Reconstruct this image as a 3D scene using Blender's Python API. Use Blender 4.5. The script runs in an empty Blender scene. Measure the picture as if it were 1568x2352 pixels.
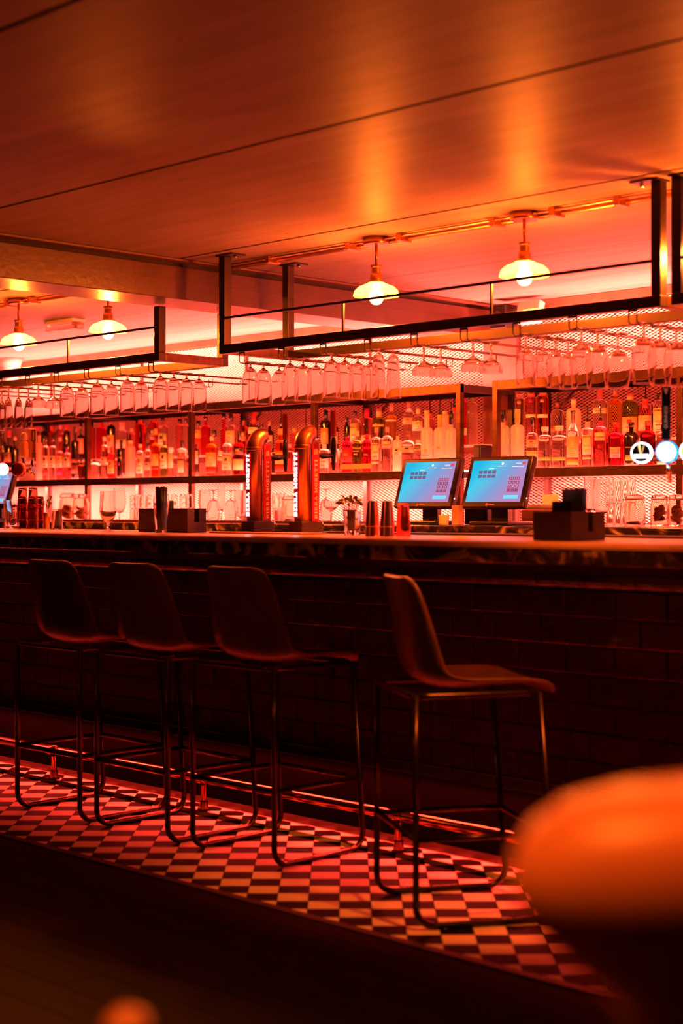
import bpy, math, random
from math import sin, cos, pi, radians, atan2, sqrt
random.seed(7)
S = bpy.context.scene
COL = S.collection

# ------------------------------------------------------------------ camera
HC = 1.25                                   # eye height; origin is the floor under the camera
TH = radians(44.87)
DX, DY = -cos(TH), sin(TH)                  # view direction; the bar runs along X, +Y is behind the bar
RX, RY = sin(TH), cos(TH)
F, CX, HZ = 3600.0, 784.0, 1172.0
cam = bpy.data.cameras.new('camera'); camo = bpy.data.objects.new('camera', cam); COL.objects.link(camo)
cam.sensor_fit = 'VERTICAL'; cam.sensor_height = 36; cam.lens = F / 2352 * 36
camo.location = (0, 0, HC); camo.rotation_euler = (pi/2, 0, atan2(-DX, DY))
cam.shift_y = -4 / 2352
cam.clip_start = 0.05; cam.clip_end = 60
cam.dof.use_dof = True; cam.dof.focus_distance = 7.5; cam.dof.aperture_fstop = 2.0
S.camera = camo
# ------------------------------------------------------------------ world, exposure
W = bpy.data.worlds.new('world'); S.world = W; W.use_nodes = True
W.node_tree.nodes['Background'].inputs[0].default_value = (0.02, 0.004, 0.002, 1)
W.node_tree.nodes['Background'].inputs[1].default_value = 0.1
S.view_settings.view_transform = 'Standard'; S.view_settings.look = 'None'
S.view_settings.exposure = 0.0; S.view_settings.gamma = 1.0; S.view_settings.use_curve_mapping = False
S.cycles.max_bounces = 20; S.cycles.transmission_bounces = 20; S.cycles.transparent_max_bounces = 24
S.cycles.diffuse_bounces = 2; S.cycles.glossy_bounces = 6
S.cycles.sample_clamp_indirect = 8.0; S.cycles.blur_glossy = 0.5
# ------------------------------------------------------------------ LED strips of the bar, and spots added out of view
STRIP = (1.0, 0.135, 0.10); AMBER = (1.0, 0.16, 0.013); RED = (1.0, 0.035, 0.02)
def area(name, loc, sx, sy, power, col, rot=(0, 0, 0), spread=180):
    l = bpy.data.lights.new(name, 'AREA'); l.shape = 'RECTANGLE'; l.size = sx; l.size_y = sy
    l.energy = power; l.color = col; l.spread = radians(spread)
    o = bpy.data.objects.new(name, l); o.location = loc; o.rotation_euler = rot; COL.objects.link(o); return o
UL, UR = (-10.6, -5.51), (-5.22, -2.6)      # the two shelving units (X ranges)
for (a, b) in (UL, UR):
    w = b - a; m = (a + b) / 2
    area('led_under_shelf', (m, 6.60, 1.424), w, 0.03, 95 * w, STRIP, (radians(30), 0, 0))
    area('led_shelf_glow', (m, 6.52, 1.445), w, 0.26, 250 * w, STRIP, (pi, 0, 0))
    area('led_top_shelf', (m, 6.62, 1.955), w, 0.03, 74 * w, STRIP, (radians(180 - 10), 0, 0))
area('led_foot', (-4.6, 4.232, 0.282), 9.6, 0.008, 150, RED, (0, 0, 0), 160)
def spot(name, loc, tgt, power, size, col, blend=0.6, rad=0.08):
    l = bpy.data.lights.new(name, 'SPOT'); l.energy = power; l.color = col; l.spot_size = radians(size)
    l.spot_blend = blend; l.shadow_soft_size = rad
    o = bpy.data.objects.new(name, l); o.location = loc; COL.objects.link(o)
    d = [tgt[i] - loc[i] for i in range(3)]
    import mathutils
    o.rotation_euler = mathutils.Vector(d).to_track_quat('-Z', 'Y').to_euler(); return o
spot('unseen_spot', (-1.05, 0.5, 2.34), (-0.66, 0.98, 1.0), 190, 46, AMBER)  # unseen spot put above the near padded chair to light it
spot('unseen_spot', (-4.5, 1.2, 2.2), (-3.7, 3.7, 0), 22, 62, AMBER)  # unseen spot added to warm the outer floor tiles
spot('unseen_spot', (-1.9, 3.25, 2.32), (-3.02, 3.7, .72), 230, 34, AMBER)  # narrow unseen spot added to brighten the askew stool's seat

# ------------------------------------------------------------------ pixel geometry (points on real planes)
def ray(px):
    s = (px - CX) / F
    return DX + RX * s, DY + RY * s
def atX(px, Y):
    rx, ry = ray(px); return rx / ry * Y
def atY(px, X):
    rx, ry = ray(px); return ry / rx * X
def zat(px, py, Y):
    return HC + (HZ - py) / F * (Y / ray(px)[1])
def tdist(px, Y): return Y / ray(px)[1]

# ------------------------------------------------------------------ materials
def nodes(name):
    m = bpy.data.materials.new(name); m.use_nodes = True
    return m, m.node_tree, m.node_tree.nodes['Principled BSDF']
MC = {}
def P(name, col, rough=0.5, metal=0.0, spec=0.5, noise=0.0, nscale=20, bump=0.0, bscale=60, coat=0.0, stretch=None):
    if name in MC: return MC[name]
    m, nt, b = nodes(name)
    b.inputs['Base Color'].default_value = (*col, 1); b.inputs['Roughness'].default_value = rough
    b.inputs['Metallic'].default_value = metal; b.inputs['Specular IOR Level'].default_value = spec
    b.inputs['Coat Weight'].default_value = coat
    if noise or bump:
        tc = nt.nodes.new('ShaderNodeTexCoord'); mp = nt.nodes.new('ShaderNodeMapping')
        if stretch: mp.inputs['Scale'].default_value = stretch
        nt.links.new(tc.outputs['Object'], mp.inputs[0])
    if noise:
        n = nt.nodes.new('ShaderNodeTexNoise'); n.inputs['Scale'].default_value = nscale; n.inputs['Detail'].default_value = 6
        nt.links.new(mp.outputs[0], n.inputs[0])
        r = nt.nodes.new('ShaderNodeValToRGB')
        r.color_ramp.elements[0].position = 0.3; r.color_ramp.elements[1].position = 0.7
        r.color_ramp.elements[0].color = (*[c * (1 - noise) for c in col], 1)
        r.color_ramp.elements[1].color = (*[min(1, c * (1 + noise)) for c in col], 1)
        nt.links.new(n.outputs[0], r.inputs[0]); nt.links.new(r.outputs[0], b.inputs['Base Color'])
    if bump:
        n = nt.nodes.new('ShaderNodeTexNoise'); n.inputs['Scale'].default_value = bscale; n.inputs['Detail'].default_value = 4
        nt.links.new(mp.outputs[0], n.inputs[0])
        bp = nt.nodes.new('ShaderNodeBump'); bp.inputs['Strength'].default_value = bump; bp.inputs['Distance'].default_value = 0.004
        nt.links.new(n.outputs[0], bp.inputs['Height']); nt.links.new(bp.outputs[0], b.inputs['Normal'])
    MC[name] = m; return m
def G(name, col=(1, 1, 1), rough=0.0, ior=1.45):
    if name in MC: return MC[name]
    m = bpy.data.materials.new(name); m.use_nodes = True; nt = m.node_tree; nt.nodes.clear()
    o = nt.nodes.new('ShaderNodeOutputMaterial'); g = nt.nodes.new('ShaderNodeBsdfGlass')
    g.inputs['Color'].default_value = (*col, 1); g.inputs['Roughness'].default_value = rough; g.inputs['IOR'].default_value = ior
    nt.links.new(g.outputs[0], o.inputs[0]); MC[name] = m; return m
def FROST(name, col, mixw=0.5):
    if name in MC: return MC[name]
    m = bpy.data.materials.new(name); m.use_nodes = True; nt = m.node_tree; nt.nodes.clear()
    o = nt.nodes.new('ShaderNodeOutputMaterial'); t = nt.nodes.new('ShaderNodeBsdfTranslucent'); d = nt.nodes.new('ShaderNodeBsdfDiffuse')
    gl = nt.nodes.new('ShaderNodeBsdfGlossy'); gl.inputs['Roughness'].default_value = 0.3
    t.inputs[0].default_value = (*col, 1); d.inputs[0].default_value = (*col, 1)
    mx = nt.nodes.new('ShaderNodeMixShader'); mx.inputs[0].default_value = mixw
    m2 = nt.nodes.new('ShaderNodeMixShader'); m2.inputs[0].default_value = 0.06
    nt.links.new(d.outputs[0], mx.inputs[1]); nt.links.new(t.outputs[0], mx.inputs[2])
    nt.links.new(mx.outputs[0], m2.inputs[1]); nt.links.new(gl.outputs[0], m2.inputs[2])
    nt.links.new(m2.outputs[0], o.inputs[0]); MC[name] = m; return m
def OPAL(name, col, tr=0.35):
    if name in MC: return MC[name]
    m = bpy.data.materials.new(name); m.use_nodes = True; nt = m.node_tree; nt.nodes.clear()
    o = nt.nodes.new('ShaderNodeOutputMaterial'); t = nt.nodes.new('ShaderNodeBsdfTranslucent'); d = nt.nodes.new('ShaderNodeBsdfDiffuse')
    x = nt.nodes.new('ShaderNodeBsdfTransparent')
    t.inputs[0].default_value = (*col, 1); d.inputs[0].default_value = (*col, 1)
    a = nt.nodes.new('ShaderNodeMixShader'); a.inputs[0].default_value = 0.6
    c = nt.nodes.new('ShaderNodeMixShader'); c.inputs[0].default_value = tr
    nt.links.new(d.outputs[0], a.inputs[1]); nt.links.new(t.outputs[0], a.inputs[2])
    nt.links.new(a.outputs[0], c.inputs[1]); nt.links.new(x.outputs[0], c.inputs[2]); nt.links.new(c.outputs[0], o.inputs[0])
    MC[name] = m; return m
def E(name, col, strength=1.0, see=0.0):
    if name in MC: return MC[name]
    m = bpy.data.materials.new(name); m.use_nodes = True; nt = m.node_tree; nt.nodes.clear()
    o = nt.nodes.new('ShaderNodeOutputMaterial'); e = nt.nodes.new('ShaderNodeEmission')
    e.inputs[0].default_value = (*col, 1); e.inputs[1].default_value = strength
    if see:
        x = nt.nodes.new('ShaderNodeBsdfTransparent'); ad = nt.nodes.new('ShaderNodeAddShader')
        nt.links.new(e.outputs[0], ad.inputs[0]); nt.links.new(x.outputs[0], ad.inputs[1]); nt.links.new(ad.outputs[0], o.inputs[0])
    else: nt.links.new(e.outputs[0], o.inputs[0])
    MC[name] = m; return m

# ------------------------------------------------------------------ mesh builder
def crease(prof, closed):
    """adds support rings beside sharp corners so smooth shading stays true on long walls"""
    P_ = [(p[0], p[1], p[2] if len(p) > 2 else 2) for p in prof]; out = []; n = len(P_)
    for i, p in enumerate(P_):
        if not closed and i in (0, n - 1): out.append(p); continue
        a, b = P_[i - 1], P_[(i + 1) % n]
        l1 = sqrt((p[0] - a[0]) ** 2 + (p[1] - a[1]) ** 2); l2 = sqrt((b[0] - p[0]) ** 2 + (b[1] - p[1]) ** 2)
        if l1 < 1e-6 or l2 < 1e-6: out.append(p); continue
        dt = ((p[0] - a[0]) * (b[0] - p[0]) + (p[1] - a[1]) * (b[1] - p[1])) / (l1 * l2)
        if dt < 0.8:
            if l1 > .0035: f = .0006 / l1; out.append(tuple(p[k] + (a[k] - p[k]) * f for k in range(3)))
            out.append(p)
            if l2 > .0035: f = .0006 / l2; out.append(tuple(p[k] + (b[k] - p[k]) * f for k in range(3)))
        else: out.append(p)
    return out
class MB:
    def __init__(s): s.v = []; s.f = []; s.sm = []
    def add(s, vs, fs, smooth=False):
        k = len(s.v); s.v += vs; s.f += [tuple(k + i for i in f) for f in fs]; s.sm += [smooth] * len(fs); return s
    def box(s, x0, x1, y0, y1, z0, z1, b=0.0):
        if b:
            return s.prism([(x0 + b, y0), (x1 - b, y0), (x1, y0 + b), (x1, y1 - b), (x1 - b, y1), (x0 + b, y1), (x0, y1 - b), (x0, y0 + b)], z0, z1)
        vs = [(x, y, z) for x in (x0, x1) for y in (y0, y1) for z in (z0, z1)]
        return s.add(vs, [(0, 1, 3, 2), (4, 6, 7, 5), (0, 4, 5, 1), (2, 3, 7, 6), (0, 2, 6, 4), (1, 5, 7, 3)])
    def prism(s, poly, z0, z1):
        n = len(poly); vs = [(x, y, z0) for x, y in poly] + [(x, y, z1) for x, y in poly]
        return s.add(vs, [tuple(range(n))[::-1], tuple(range(n, 2 * n))] + [(i, (i + 1) % n, n + (i + 1) % n, n + i) for i in range(n)])
    def tube(s, pts, r, n=8, cap=True):
        import mathutils
        V = mathutils.Vector; pts = [V(p) for p in pts]; vs = []; m = len(pts)
        d0 = (pts[1] - pts[0]).normalized(); up = V((0, 0, 1)) if abs(d0.z) < 0.9 else V((1, 0, 0))
        a = d0.cross(up).normalized()
        for i, p in enumerate(pts):
            d = (pts[min(i + 1, m - 1)] - pts[max(i - 1, 0)]).normalized()
            a = (a - d * a.dot(d)).normalized(); b = d.cross(a)
            rr = r[i] if isinstance(r, (list, tuple)) else r
            for k in range(n):
                t = 2 * pi * k / n; q = p + a * (cos(t) * rr) + b * (sin(t) * rr); vs.append(tuple(q))
        fs = [(i * n + k, i * n + (k + 1) % n, (i + 1) * n + (k + 1) % n, (i + 1) * n + k) for i in range(m - 1) for k in range(n)]
        s.add(vs, fs, True)
        if cap:
            k0 = len(s.v) - m * n
            s.f += [tuple(k0 + i for i in range(n))[::-1], tuple(k0 + (m - 1) * n + i for i in range(n))]; s.sm += [False, False]
        return s
    def lathe(s, prof, n=24, c=(0, 0, 0), closed=False, rot=0.0):
        # prof: (r, z[, exponent]); exponent 2 = round, higher = squarer
        prof = crease(prof, closed); vs = []; m = len(prof)
        for p in prof:
            r, z = p[0], p[1]; e = p[2] if len(p) > 2 else 2
            for k in range(n):
                t = 2 * pi * k / n
                q = r if e == 2 else r / ((abs(cos(t)) ** e + abs(sin(t)) ** e) ** (1 / e))
                vs.append((c[0] + q * cos(t + rot), c[1] + q * sin(t + rot), c[2] + z))
        fs = []
        L = m if closed else m - 1
        for i in range(L):
            j = (i + 1) % m
            for k in range(n): fs.append((i * n + k, i * n + (k + 1) % n, j * n + (k + 1) % n, j * n + k))
        k0 = len(s.v); s.add(vs, fs, True)
        if not closed:
            if prof[0][0] > 1e-5: s.f.append(tuple(k0 + i for i in range(n))[::-1]); s.sm.append(False)
            if prof[-1][0] > 1e-5: s.f.append(tuple(k0 + (m - 1) * n + i for i in range(n))); s.sm.append(False)
        return s
    def mesh(s, name):
        me = bpy.data.meshes.new(name); me.from_pydata(s.v, [], s.f); me.polygons.foreach_set('use_smooth', s.sm); me.update(); return me
    def build(s, name, mat, parent=None, loc=None, rot=None, bevel=0):
        o = bpy.data.objects.new(name, s.mesh(name)); COL.objects.link(o)
        o.data.materials.append(mat)
        if parent: o.parent = parent
        if loc: o.location = loc
        if rot: o.rotation_euler = rot
        if bevel:
            b = o.modifiers.new('bevel', 'BEVEL'); b.width = bevel; b.segments = 2; b.limit_method = 'ANGLE'
        return o
def place(me, name, parent=None, loc=(0, 0, 0), rot=(0, 0, 0), mat=None, scale=None):
    o = bpy.data.objects.new(name, me); COL.objects.link(o); o.location = loc; o.rotation_euler = rot
    if parent: o.parent = parent
    if scale: o.scale = scale
    if mat and not me.materials: me.materials.append(mat)
    return o
def thing(name, label, cat, loc=(0, 0, 0), rz=0, group=None):
    o = bpy.data.objects.new(name, None); COL.objects.link(o); o.empty_display_size = 0.05
    o.location = loc; o.rotation_euler = (0, 0, rz); o['label'] = label; o['category'] = cat
    if group: o['group'] = group
    return o
def tag(o, label, cat, group=None, kind=None):
    o['label'] = label; o['category'] = cat
    if group: o['group'] = group
    if kind: o['kind'] = kind
    return o
def struct(o): o['kind'] = 'structure'; return o
def copy_tree(o, parent=None):
    c = o.copy(); COL.objects.link(c); c.parent = parent
    for ch in list(o.children): copy_tree(ch, c)
    return c
ORD = ['', 'first', 'second', 'third', 'fourth', 'fifth', 'sixth', 'seventh', 'eighth', 'ninth', 'tenth', 'eleventh', 'twelfth',
       'thirteenth', 'fourteenth', 'fifteenth', 'sixteenth', 'seventeenth', 'eighteenth', 'nineteenth', 'twentieth', 'twenty-first', 'twenty-second']
def text_mesh(txt, size, bold=0.0, depth=0.0006, align='CENTER'):
    c = bpy.data.curves.new('txt', 'FONT'); c.body = txt; c.size = size; c.align_x = align; c.align_y = 'CENTER'
    c.extrude = depth; c.offset = bold; c.resolution_u = 3
    o = bpy.data.objects.new('txt', c); COL.objects.link(o)
    dg = bpy.context.evaluated_depsgraph_get(); dg.update()
    me = bpy.data.meshes.new_from_object(o.evaluated_get(dg)); bpy.data.objects.remove(o); bpy.data.curves.remove(c)
    me.materials.clear(); return me
import mathutils
M_UP_FRONT = mathutils.Matrix(((0, -1, 0), (0, 0, -1), (1, 0, 0)))     # reads upward on a face looking at -Y
M_DOWN_FRONT = mathutils.Matrix(((0, 1, 0), (0, 0, -1), (-1, 0, 0)))   # reads downward on a face looking at -Y
M_UP_SIDE = mathutils.Matrix(((0, 0, 1), (0, -1, 0), (1, 0, 0)))       # reads upward on a face looking at +X
def eul(m): return tuple(m.to_euler())
def text_w(me): xs = [v.co.x for v in me.vertices]; return max(xs) - min(xs), (max(xs) + min(xs)) / 2

# common materials
STEEL = P('black_steel', (0.045, 0.024, 0.018), 0.38, 0.6, bump=0.1, bscale=200)
STEELB = P('brown_steel', (0.10, 0.04, 0.022), 0.33, 0.75, noise=0.25, nscale=30)
CHROME = P('chrome', (0.8, 0.75, 0.72), 0.12, 1.0)
BLACK = P('black_plastic', (0.012, 0.008, 0.008), 0.35)
GLS = G('clear_glass')
# ================================================================== SETTING
CZ = 2.40
XL, XR, YF, YB = -12.0, 2.2, -2.5, 6.92
DARKW = P('dark_wall_paint', (0.10, 0.035, 0.025), 0.6, noise=0.2, nscale=3)
REDW = P('back_wall_paint', (0.05, 0.011, 0.008), 0.6, noise=0.15, nscale=4)
wallb = struct(MB().box(XL, XR, YB, YB + 0.1, 0, CZ).build('wall_back', REDW))
struct(MB().box(XL - 0.1, XL, YF, YB, 0, CZ).build('wall_left', DARKW))
struct(MB().box(XR, XR + 0.1, YF, YB, 0, CZ).build('wall_right', DARKW))
struct(MB().box(XL, XR, YF - 0.1, YF, 0, CZ).build('wall_front', DARKW))
CEILB = P('ceiling_gap', (0.03, 0.012, 0.01), 0.8)
ceil = struct(MB().box(XL - .1, XR + .1, YF - .1, YB + .1, CZ + 0.045, CZ + 0.1).build('ceiling', CEILB))
def ceiling_mat():
    m, nt, b = nodes('ceiling_board'); L = nt.links.new
    tc = nt.nodes.new('ShaderNodeTexCoord'); mp = nt.nodes.new('ShaderNodeMapping'); mp.inputs['Scale'].default_value = (0.6, 5, 1)
    L(tc.outputs['Object'], mp.inputs[0])
    n = nt.nodes.new('ShaderNodeTexNoise'); n.inputs['Scale'].default_value = 3; n.inputs['Detail'].default_value = 8; L(mp.outputs[0], n.inputs[0])
    r = nt.nodes.new('ShaderNodeValToRGB'); r.color_ramp.elements[0].position = .3; r.color_ramp.elements[1].position = .75
    r.color_ramp.elements[0].color = (.30, .20, .17, 1); r.color_ramp.elements[1].color = (.40, .28, .24, 1); L(n.outputs[0], r.inputs[0])
    v = nt.nodes.new('ShaderNodeTexVoronoi'); v.inputs['Scale'].default_value = 4.5; L(tc.outputs['Object'], v.inputs[0])
    r2 = nt.nodes.new('ShaderNodeValToRGB'); r2.color_ramp.elements[0].position = 0.02; r2.color_ramp.elements[1].position = 0.055
    r2.color_ramp.elements[0].color = (0.25, 0.2, 0.2, 1); L(v.outputs['Distance'], r2.inputs[0])
    mx = nt.nodes.new('ShaderNodeMix'); mx.data_type = 'RGBA'; mx.blend_type = 'MULTIPLY'; mx.inputs[0].default_value = 0.8
    L(r.outputs[0], mx.inputs[6]); L(r2.outputs[0], mx.inputs[7]); L(mx.outputs[2], b.inputs['Base Color'])
    b.inputs['Roughness'].default_value = 0.47; b.inputs['Specular IOR Level'].default_value = 0.035
    n2 = nt.nodes.new('ShaderNodeTexNoise'); n2.inputs['Scale'].default_value = 25; n2.inputs['Detail'].default_value = 3; L(mp.outputs[0], n2.inputs[0])
    bp = nt.nodes.new('ShaderNodeBump'); bp.inputs['Strength'].default_value = .12; bp.inputs['Distance'].default_value = .004
    L(n2.outputs[0], bp.inputs['Height']); L(bp.outputs[0], b.inputs['Normal']); return m
CEIL = ceiling_mat()
BX0, BX1 = -5.92, -5.64
seams = [YF, -0.37, 0.85, 2.07, 3.286, 4.53, 5.63, 6.05, YB - .02]
for i in range(len(seams) - 1):
    g0_ = 0.010 if seams[i] < 5.0 else 0.003; g1_ = 0.010 if seams[i + 1] < 5.0 else 0.003
    for (xa, xb) in ((XL, BX0 - .05), (BX1 + .05, XR)):
        MB().box(xa, xb, seams[i] + g0_, seams[i + 1] - g1_, CZ, CZ + 0.028).build('ceiling_board', CEIL, ceil)
# beam across the ceiling, running back from the room to the back wall
BEAM = P('beam_paint', (0.085, 0.032, 0.022), 0.32, noise=0.15, nscale=6, bump=0.35, bscale=35)
bm = MB().box(BX0, BX1, YF, YB - 0.002, 2.222, 2.372)
beam = struct(bm.build('trim_1', BEAM, bevel=0.004))
MB().box(BX0 + .02, BX1 - .02, YF, YB - .002, 2.372, CZ - .001).build('shadow_gap', P('gap', (0.02, .01, .01), .8), beam)
MB().box(BX1 - .03, BX1 + .045, YF, YB - .002, CZ - .010, CZ - .001).build('ceiling_flange', P('flange', (.16, .06, .03), .45), beam)
MB().box(BX0 - .045, BX0 + .03, YF, YB - .002, CZ - .010, CZ - .001).build('ceiling_flange', P('flange', (.16, .06, .03), .45), beam)
MB().box(BX1 - .001, BX1 + .004, YF, YB - .002, 2.306, 2.3085).build('seam_line', BEAM, beam)
# timber trim along the head of the back wall
TRIMR = P('red_trim', (0.50, 0.10, 0.05), 0.4, noise=0.2, nscale=8)
struct(MB().box(XL, BX0, 6.80, YB, 2.352, CZ - .001).build('trim_2', TRIMR, bevel=.003))
struct(MB().box(BX1, XR, 6.80, YB, 2.352, CZ - .001).build('trim_3', TRIMR, bevel=.003))

# expanded metal mesh sheets in front of the back wall, one per bay
MESHM = P('expanded_metal', (0.62, 0.44, 0.36), 0.38, 0.35, noise=.1, nscale=5)
def mesh_sheet(x0, x1, z0, z1, y, flip=1):
    W2, H = 0.018, 0.0082
    nx = int((x1 - x0) / W2); nz = int((z1 - z0) / H)
    vs = []; fs = []
    for j in range(nz):
        base = len(vs)
        for i in range(nx + 1):
            up = 1 if (i + j) % 2 else -1
            x = x0 + i * W2; z = z0 + (j + .5) * H + up * H * 0.42
            vs.append((x, y - 0.0016 * flip, z + 0.0019)); vs.append((x, y + 0.0016 * flip, z - 0.0019))
        for i in range(nx):
            a = base + 2 * i; fs.append((a, a + 2, a + 3, a + 1))
    m = MB(); m.add(vs, fs); return m
PIERX = (-5.71, -5.47)
bays = [-10.9, -9.98, -8.86, -7.742, -6.617, PIERX[0]]
for i in range(len(bays) - 1):
    mesh_sheet(bays[i] + .012, bays[i + 1] - .012, 1.445, 2.348, 6.835).build('mesh_panel', MESHM, wallb)
    mesh_sheet(bays[i] + .012, bays[i + 1] - .012, 1.185, 1.443, 6.835, -1.5).build('mesh_panel', MESHM, wallb)
    MB().box(bays[i] - .012, bays[i] + .012, 6.845, YB, 1.18, 2.35).build('batten', REDW, wallb)
bays2 = [PIERX[1], -4.12, -3.0, -1.9]
for i in range(len(bays2) - 1):
    mesh_sheet(bays2[i] + .012, bays2[i + 1] - .012, 1.445, 2.348, 6.835).build('mesh_panel', MESHM, wallb)
    mesh_sheet(bays2[i] + .012, bays2[i + 1] - .012, 1.185, 1.443, 6.835, -1.5).build('mesh_panel', MESHM, wallb)
    MB().box(bays2[i + 1] - .012, bays2[i + 1] + .012, 6.845, YB, 1.18, 2.35).build('batten', REDW, wallb)
struct(MB().box(PIERX[0], PIERX[1], 6.812, YB - .0005, 1.18, 2.351).build('wall_pier', P('pier', (.16, .05, .035), .5, noise=.2, nscale=6), bevel=.004))

# ------------------------------------------------------------------ floor
WOOD = P('floor_wood', (0.020, 0.006, 0.004), 0.6, spec=.03, noise=.45, nscale=5, stretch=(.5, 9, 1), bump=.2, bscale=14)
floor = struct(MB().box(XL, XR, YF, YB, -0.1, -0.004).build('floor', P('subfloor', (.02, .012, .01), .8)))
y = 1.70; r = 0
pl = {}
while y < 3.255:
    w = 0.137; x = -9.0 + (r * 0.73) % 1.9
    while x < 0.5:
        L = 1.9
        me = pl.get(0)
        if me is None:
            me = MB().box(0.0015, L - .0015, 0.0015, w - .0015, -0.0035, 0.0).mesh('plank'); me.materials.append(WOOD); pl[0] = me
        place(me, 'plank', floor, (x, y, -random.random() * .0012)); x += L
    y += w; r += 1
YW = y
MB().box(XL, XR, YF, 1.70, -.004, -.001).build('floor_boards', WOOD, floor)
MB().box(-9, -1.0, YW + .001, 3.31, -.004, 0.0035).build('threshold_strip', P('threshold', (.03, .018, .014), .45), floor)
# diagonal chequered tiles
A = 0.1; YT0, YT1 = 3.312, 4.315
def clip(poly, yv, keep_above):
    out = []
    for i in range(len(poly)):
        a, b = poly[i], poly[(i + 1) % len(poly)]
        ina = (a[1] >= yv) == keep_above; inb = (b[1] >= yv) == keep_above
        if ina: out.append(a)
        if ina != inb:
            t = (yv - a[1]) / (b[1] - a[1]); out.append((a[0] + t * (b[0] - a[0]), yv))
    return out
TW = P('white_tile', (0.78, 0.68, 0.58), 0.45, spec=.12, noise=.10, nscale=9)
TB = P('black_tile', (0.010, 0.006, 0.006), 0.5, spec=.03, noise=.3, nscale=9)
c45 = sqrt(.5); d45 = (-c45, c45); r45 = (c45, c45)
tiles = []
for i in range(-60, 60):
    for j in range(10, 110):
        u0 = .382 + i * A; t0 = 4.414 + (j - 44) * A
        g = .0013
        poly = [(u0 + g, t0 + g), (u0 + A - g, t0 + g), (u0 + A - g, t0 + A - g), (u0 + g, t0 + A - g)]
        poly = [(d45[0] * t + r45[0] * u, d45[1] * t + r45[1] * u) for u, t in poly]
        cx = sum(p[0] for p in poly) / 4; cy = sum(p[1] for p in poly) / 4
        if cy < YT0 - .08 or cy > YT1 + .08 or cx < -9.5 or cx > -1.0: continue
        full = all(YT0 < p[1] < YT1 - .03 for p in poly)
        if not full:
            poly = clip(clip(poly, YT0, True), YT1 - .03, False) if poly else []
            if len(poly) < 3: continue
        t = cx * DX + cy * DY; u = cx * RX + cy * RY; px = CX + F * u / t
        vis = -20 < px < 1585 and HZ + F * HC / t < 2400
        tiles.append((t if vis else 99 + abs(cx), poly, full, (i + j) % 2 == 0, (u0, t0)))
tiles.sort(key=lambda q: q[0])
g = .0013
qd = [(d45[0] * t + r45[0] * u, d45[1] * t + r45[1] * u) for u, t in [(g, g), (A - g, g), (A - g, A - g), (g, A - g)]]
tmw = MB().prism(qd[::-1], -.0035, 0).mesh('tile'); tmw.materials.append(TW)
tmb = MB().prism(qd[::-1], -.0035, 0).mesh('tile'); tmb.materials.append(TB)
rw, rb = MB(), MB()
for k, (t, poly, full, white, (u0, t0)) in enumerate(tiles):
    dz = random.random() * .0006
    if k < 300:
        if full: place(tmw if white else tmb, 'tile', floor, (d45[0] * t0 + r45[0] * u0, d45[1] * t0 + r45[1] * u0, dz))
        else: MB().prism(poly[::-1], -.0035, dz).build('tile', TW if white else TB, floor)
    else: (rw if white else rb).prism(poly[::-1], -.0035, dz)
rw.build('far_tiles', TW, floor)['kind'] = 'stuff'
rb.build('far_tiles', TB, floor)['kind'] = 'stuff'
MB().box(-9.5, -1.0, YT1 - .028, YT1, -.0035, .0004).build('tile_border', P('border_tile', (.5, .3, .25), .35), floor)

# ================================================================== THE BAR
BZ = 1.150; BF = 3.90; BR = 4.82; FACE = 4.30
BXL, BXR = -11.9, 0.6
def marble():
    m, nt, b = nodes('brown_marble'); L = nt.links.new
    tc = nt.nodes.new('ShaderNodeTexCoord'); n = nt.nodes.new('ShaderNodeTexNoise'); n.inputs['Scale'].default_value = 7; n.inputs['Detail'].default_value = 8
    n.inputs['Distortion'].default_value = 2.2; L(tc.outputs['Object'], n.inputs[0])
    r = nt.nodes.new('ShaderNodeValToRGB'); e = r.color_ramp.elements
    e[0].position = .46; e[0].color = (.018, .010, .008, 1); e[1].position = .66; e[1].color = (.36, .22, .12, 1)
    e2 = r.color_ramp.elements.new(.54); e2.color = (.06, .03, .02, 1)
    L(n.outputs[0], r.inputs[0]); L(r.outputs[0], b.inputs['Base Color']); b.inputs['Roughness'].default_value = .14
    return m
MARB = marble()
BTOP = P('bar_top_polished', (0.55, 0.30, 0.22), 0.28, noise=.35, nscale=3)
bar = thing('bar_counter', 'long dark bar counter with brick-tiled front and polished marble top', 'bar', (0, 0, 0))
m = MB()
prof = [(BF + .004, BZ - .07), (BF, BZ - .066), (BF, BZ - .018), (BF + .005, BZ - .007), (BF + .016, BZ), (BR, BZ), (BR, BZ - .07)]
vs = [(BXL, a, b) for a, b in prof] + [(BXR, a, b) for a, b in prof]; n = len(prof)
m.add(vs, [tuple(range(n))[::-1], tuple(range(n, 2 * n))] + [(i, (i + 1) % n, n + (i + 1) % n, n + i) for i in range(n)])
m.build('countertop', MARB, bar)
m = MB(); pf = [(BF - .002, BZ - .020), (BF - .003, BZ - .012), (BF + .001, BZ - .003), (BF + .008, BZ + .0005), (BF + .02, BZ + .001), (BR - .001, BZ + .001), (BR - .001, BZ - .001), (BF + .02, BZ - .001), (BF + .001, BZ - .020)]
n = len(pf); m.add([(BXL, a, b) for a, b in pf] + [(BXR, a, b) for a, b in pf], [tuple(range(n))[::-1], tuple(range(n, 2 * n))] + [(i, (i + 1) % n, n + (i + 1) % n, n + i) for i in range(n)])
m.build('top_surface', BTOP, bar)
MB().box(BXL, BXR, FACE + .012, BR - .06, 0, BZ - .07).build('carcass', P('carcass', (.03, .015, .012), .6), bar)
TILE = P('glazed_brick', (0.045, 0.012, 0.010), 0.13, noise=.3, nscale=6, bump=.12, bscale=12, coat=.4)
GROUT = P('bar_grout', (0.05, 0.02, 0.016), .8)
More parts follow.
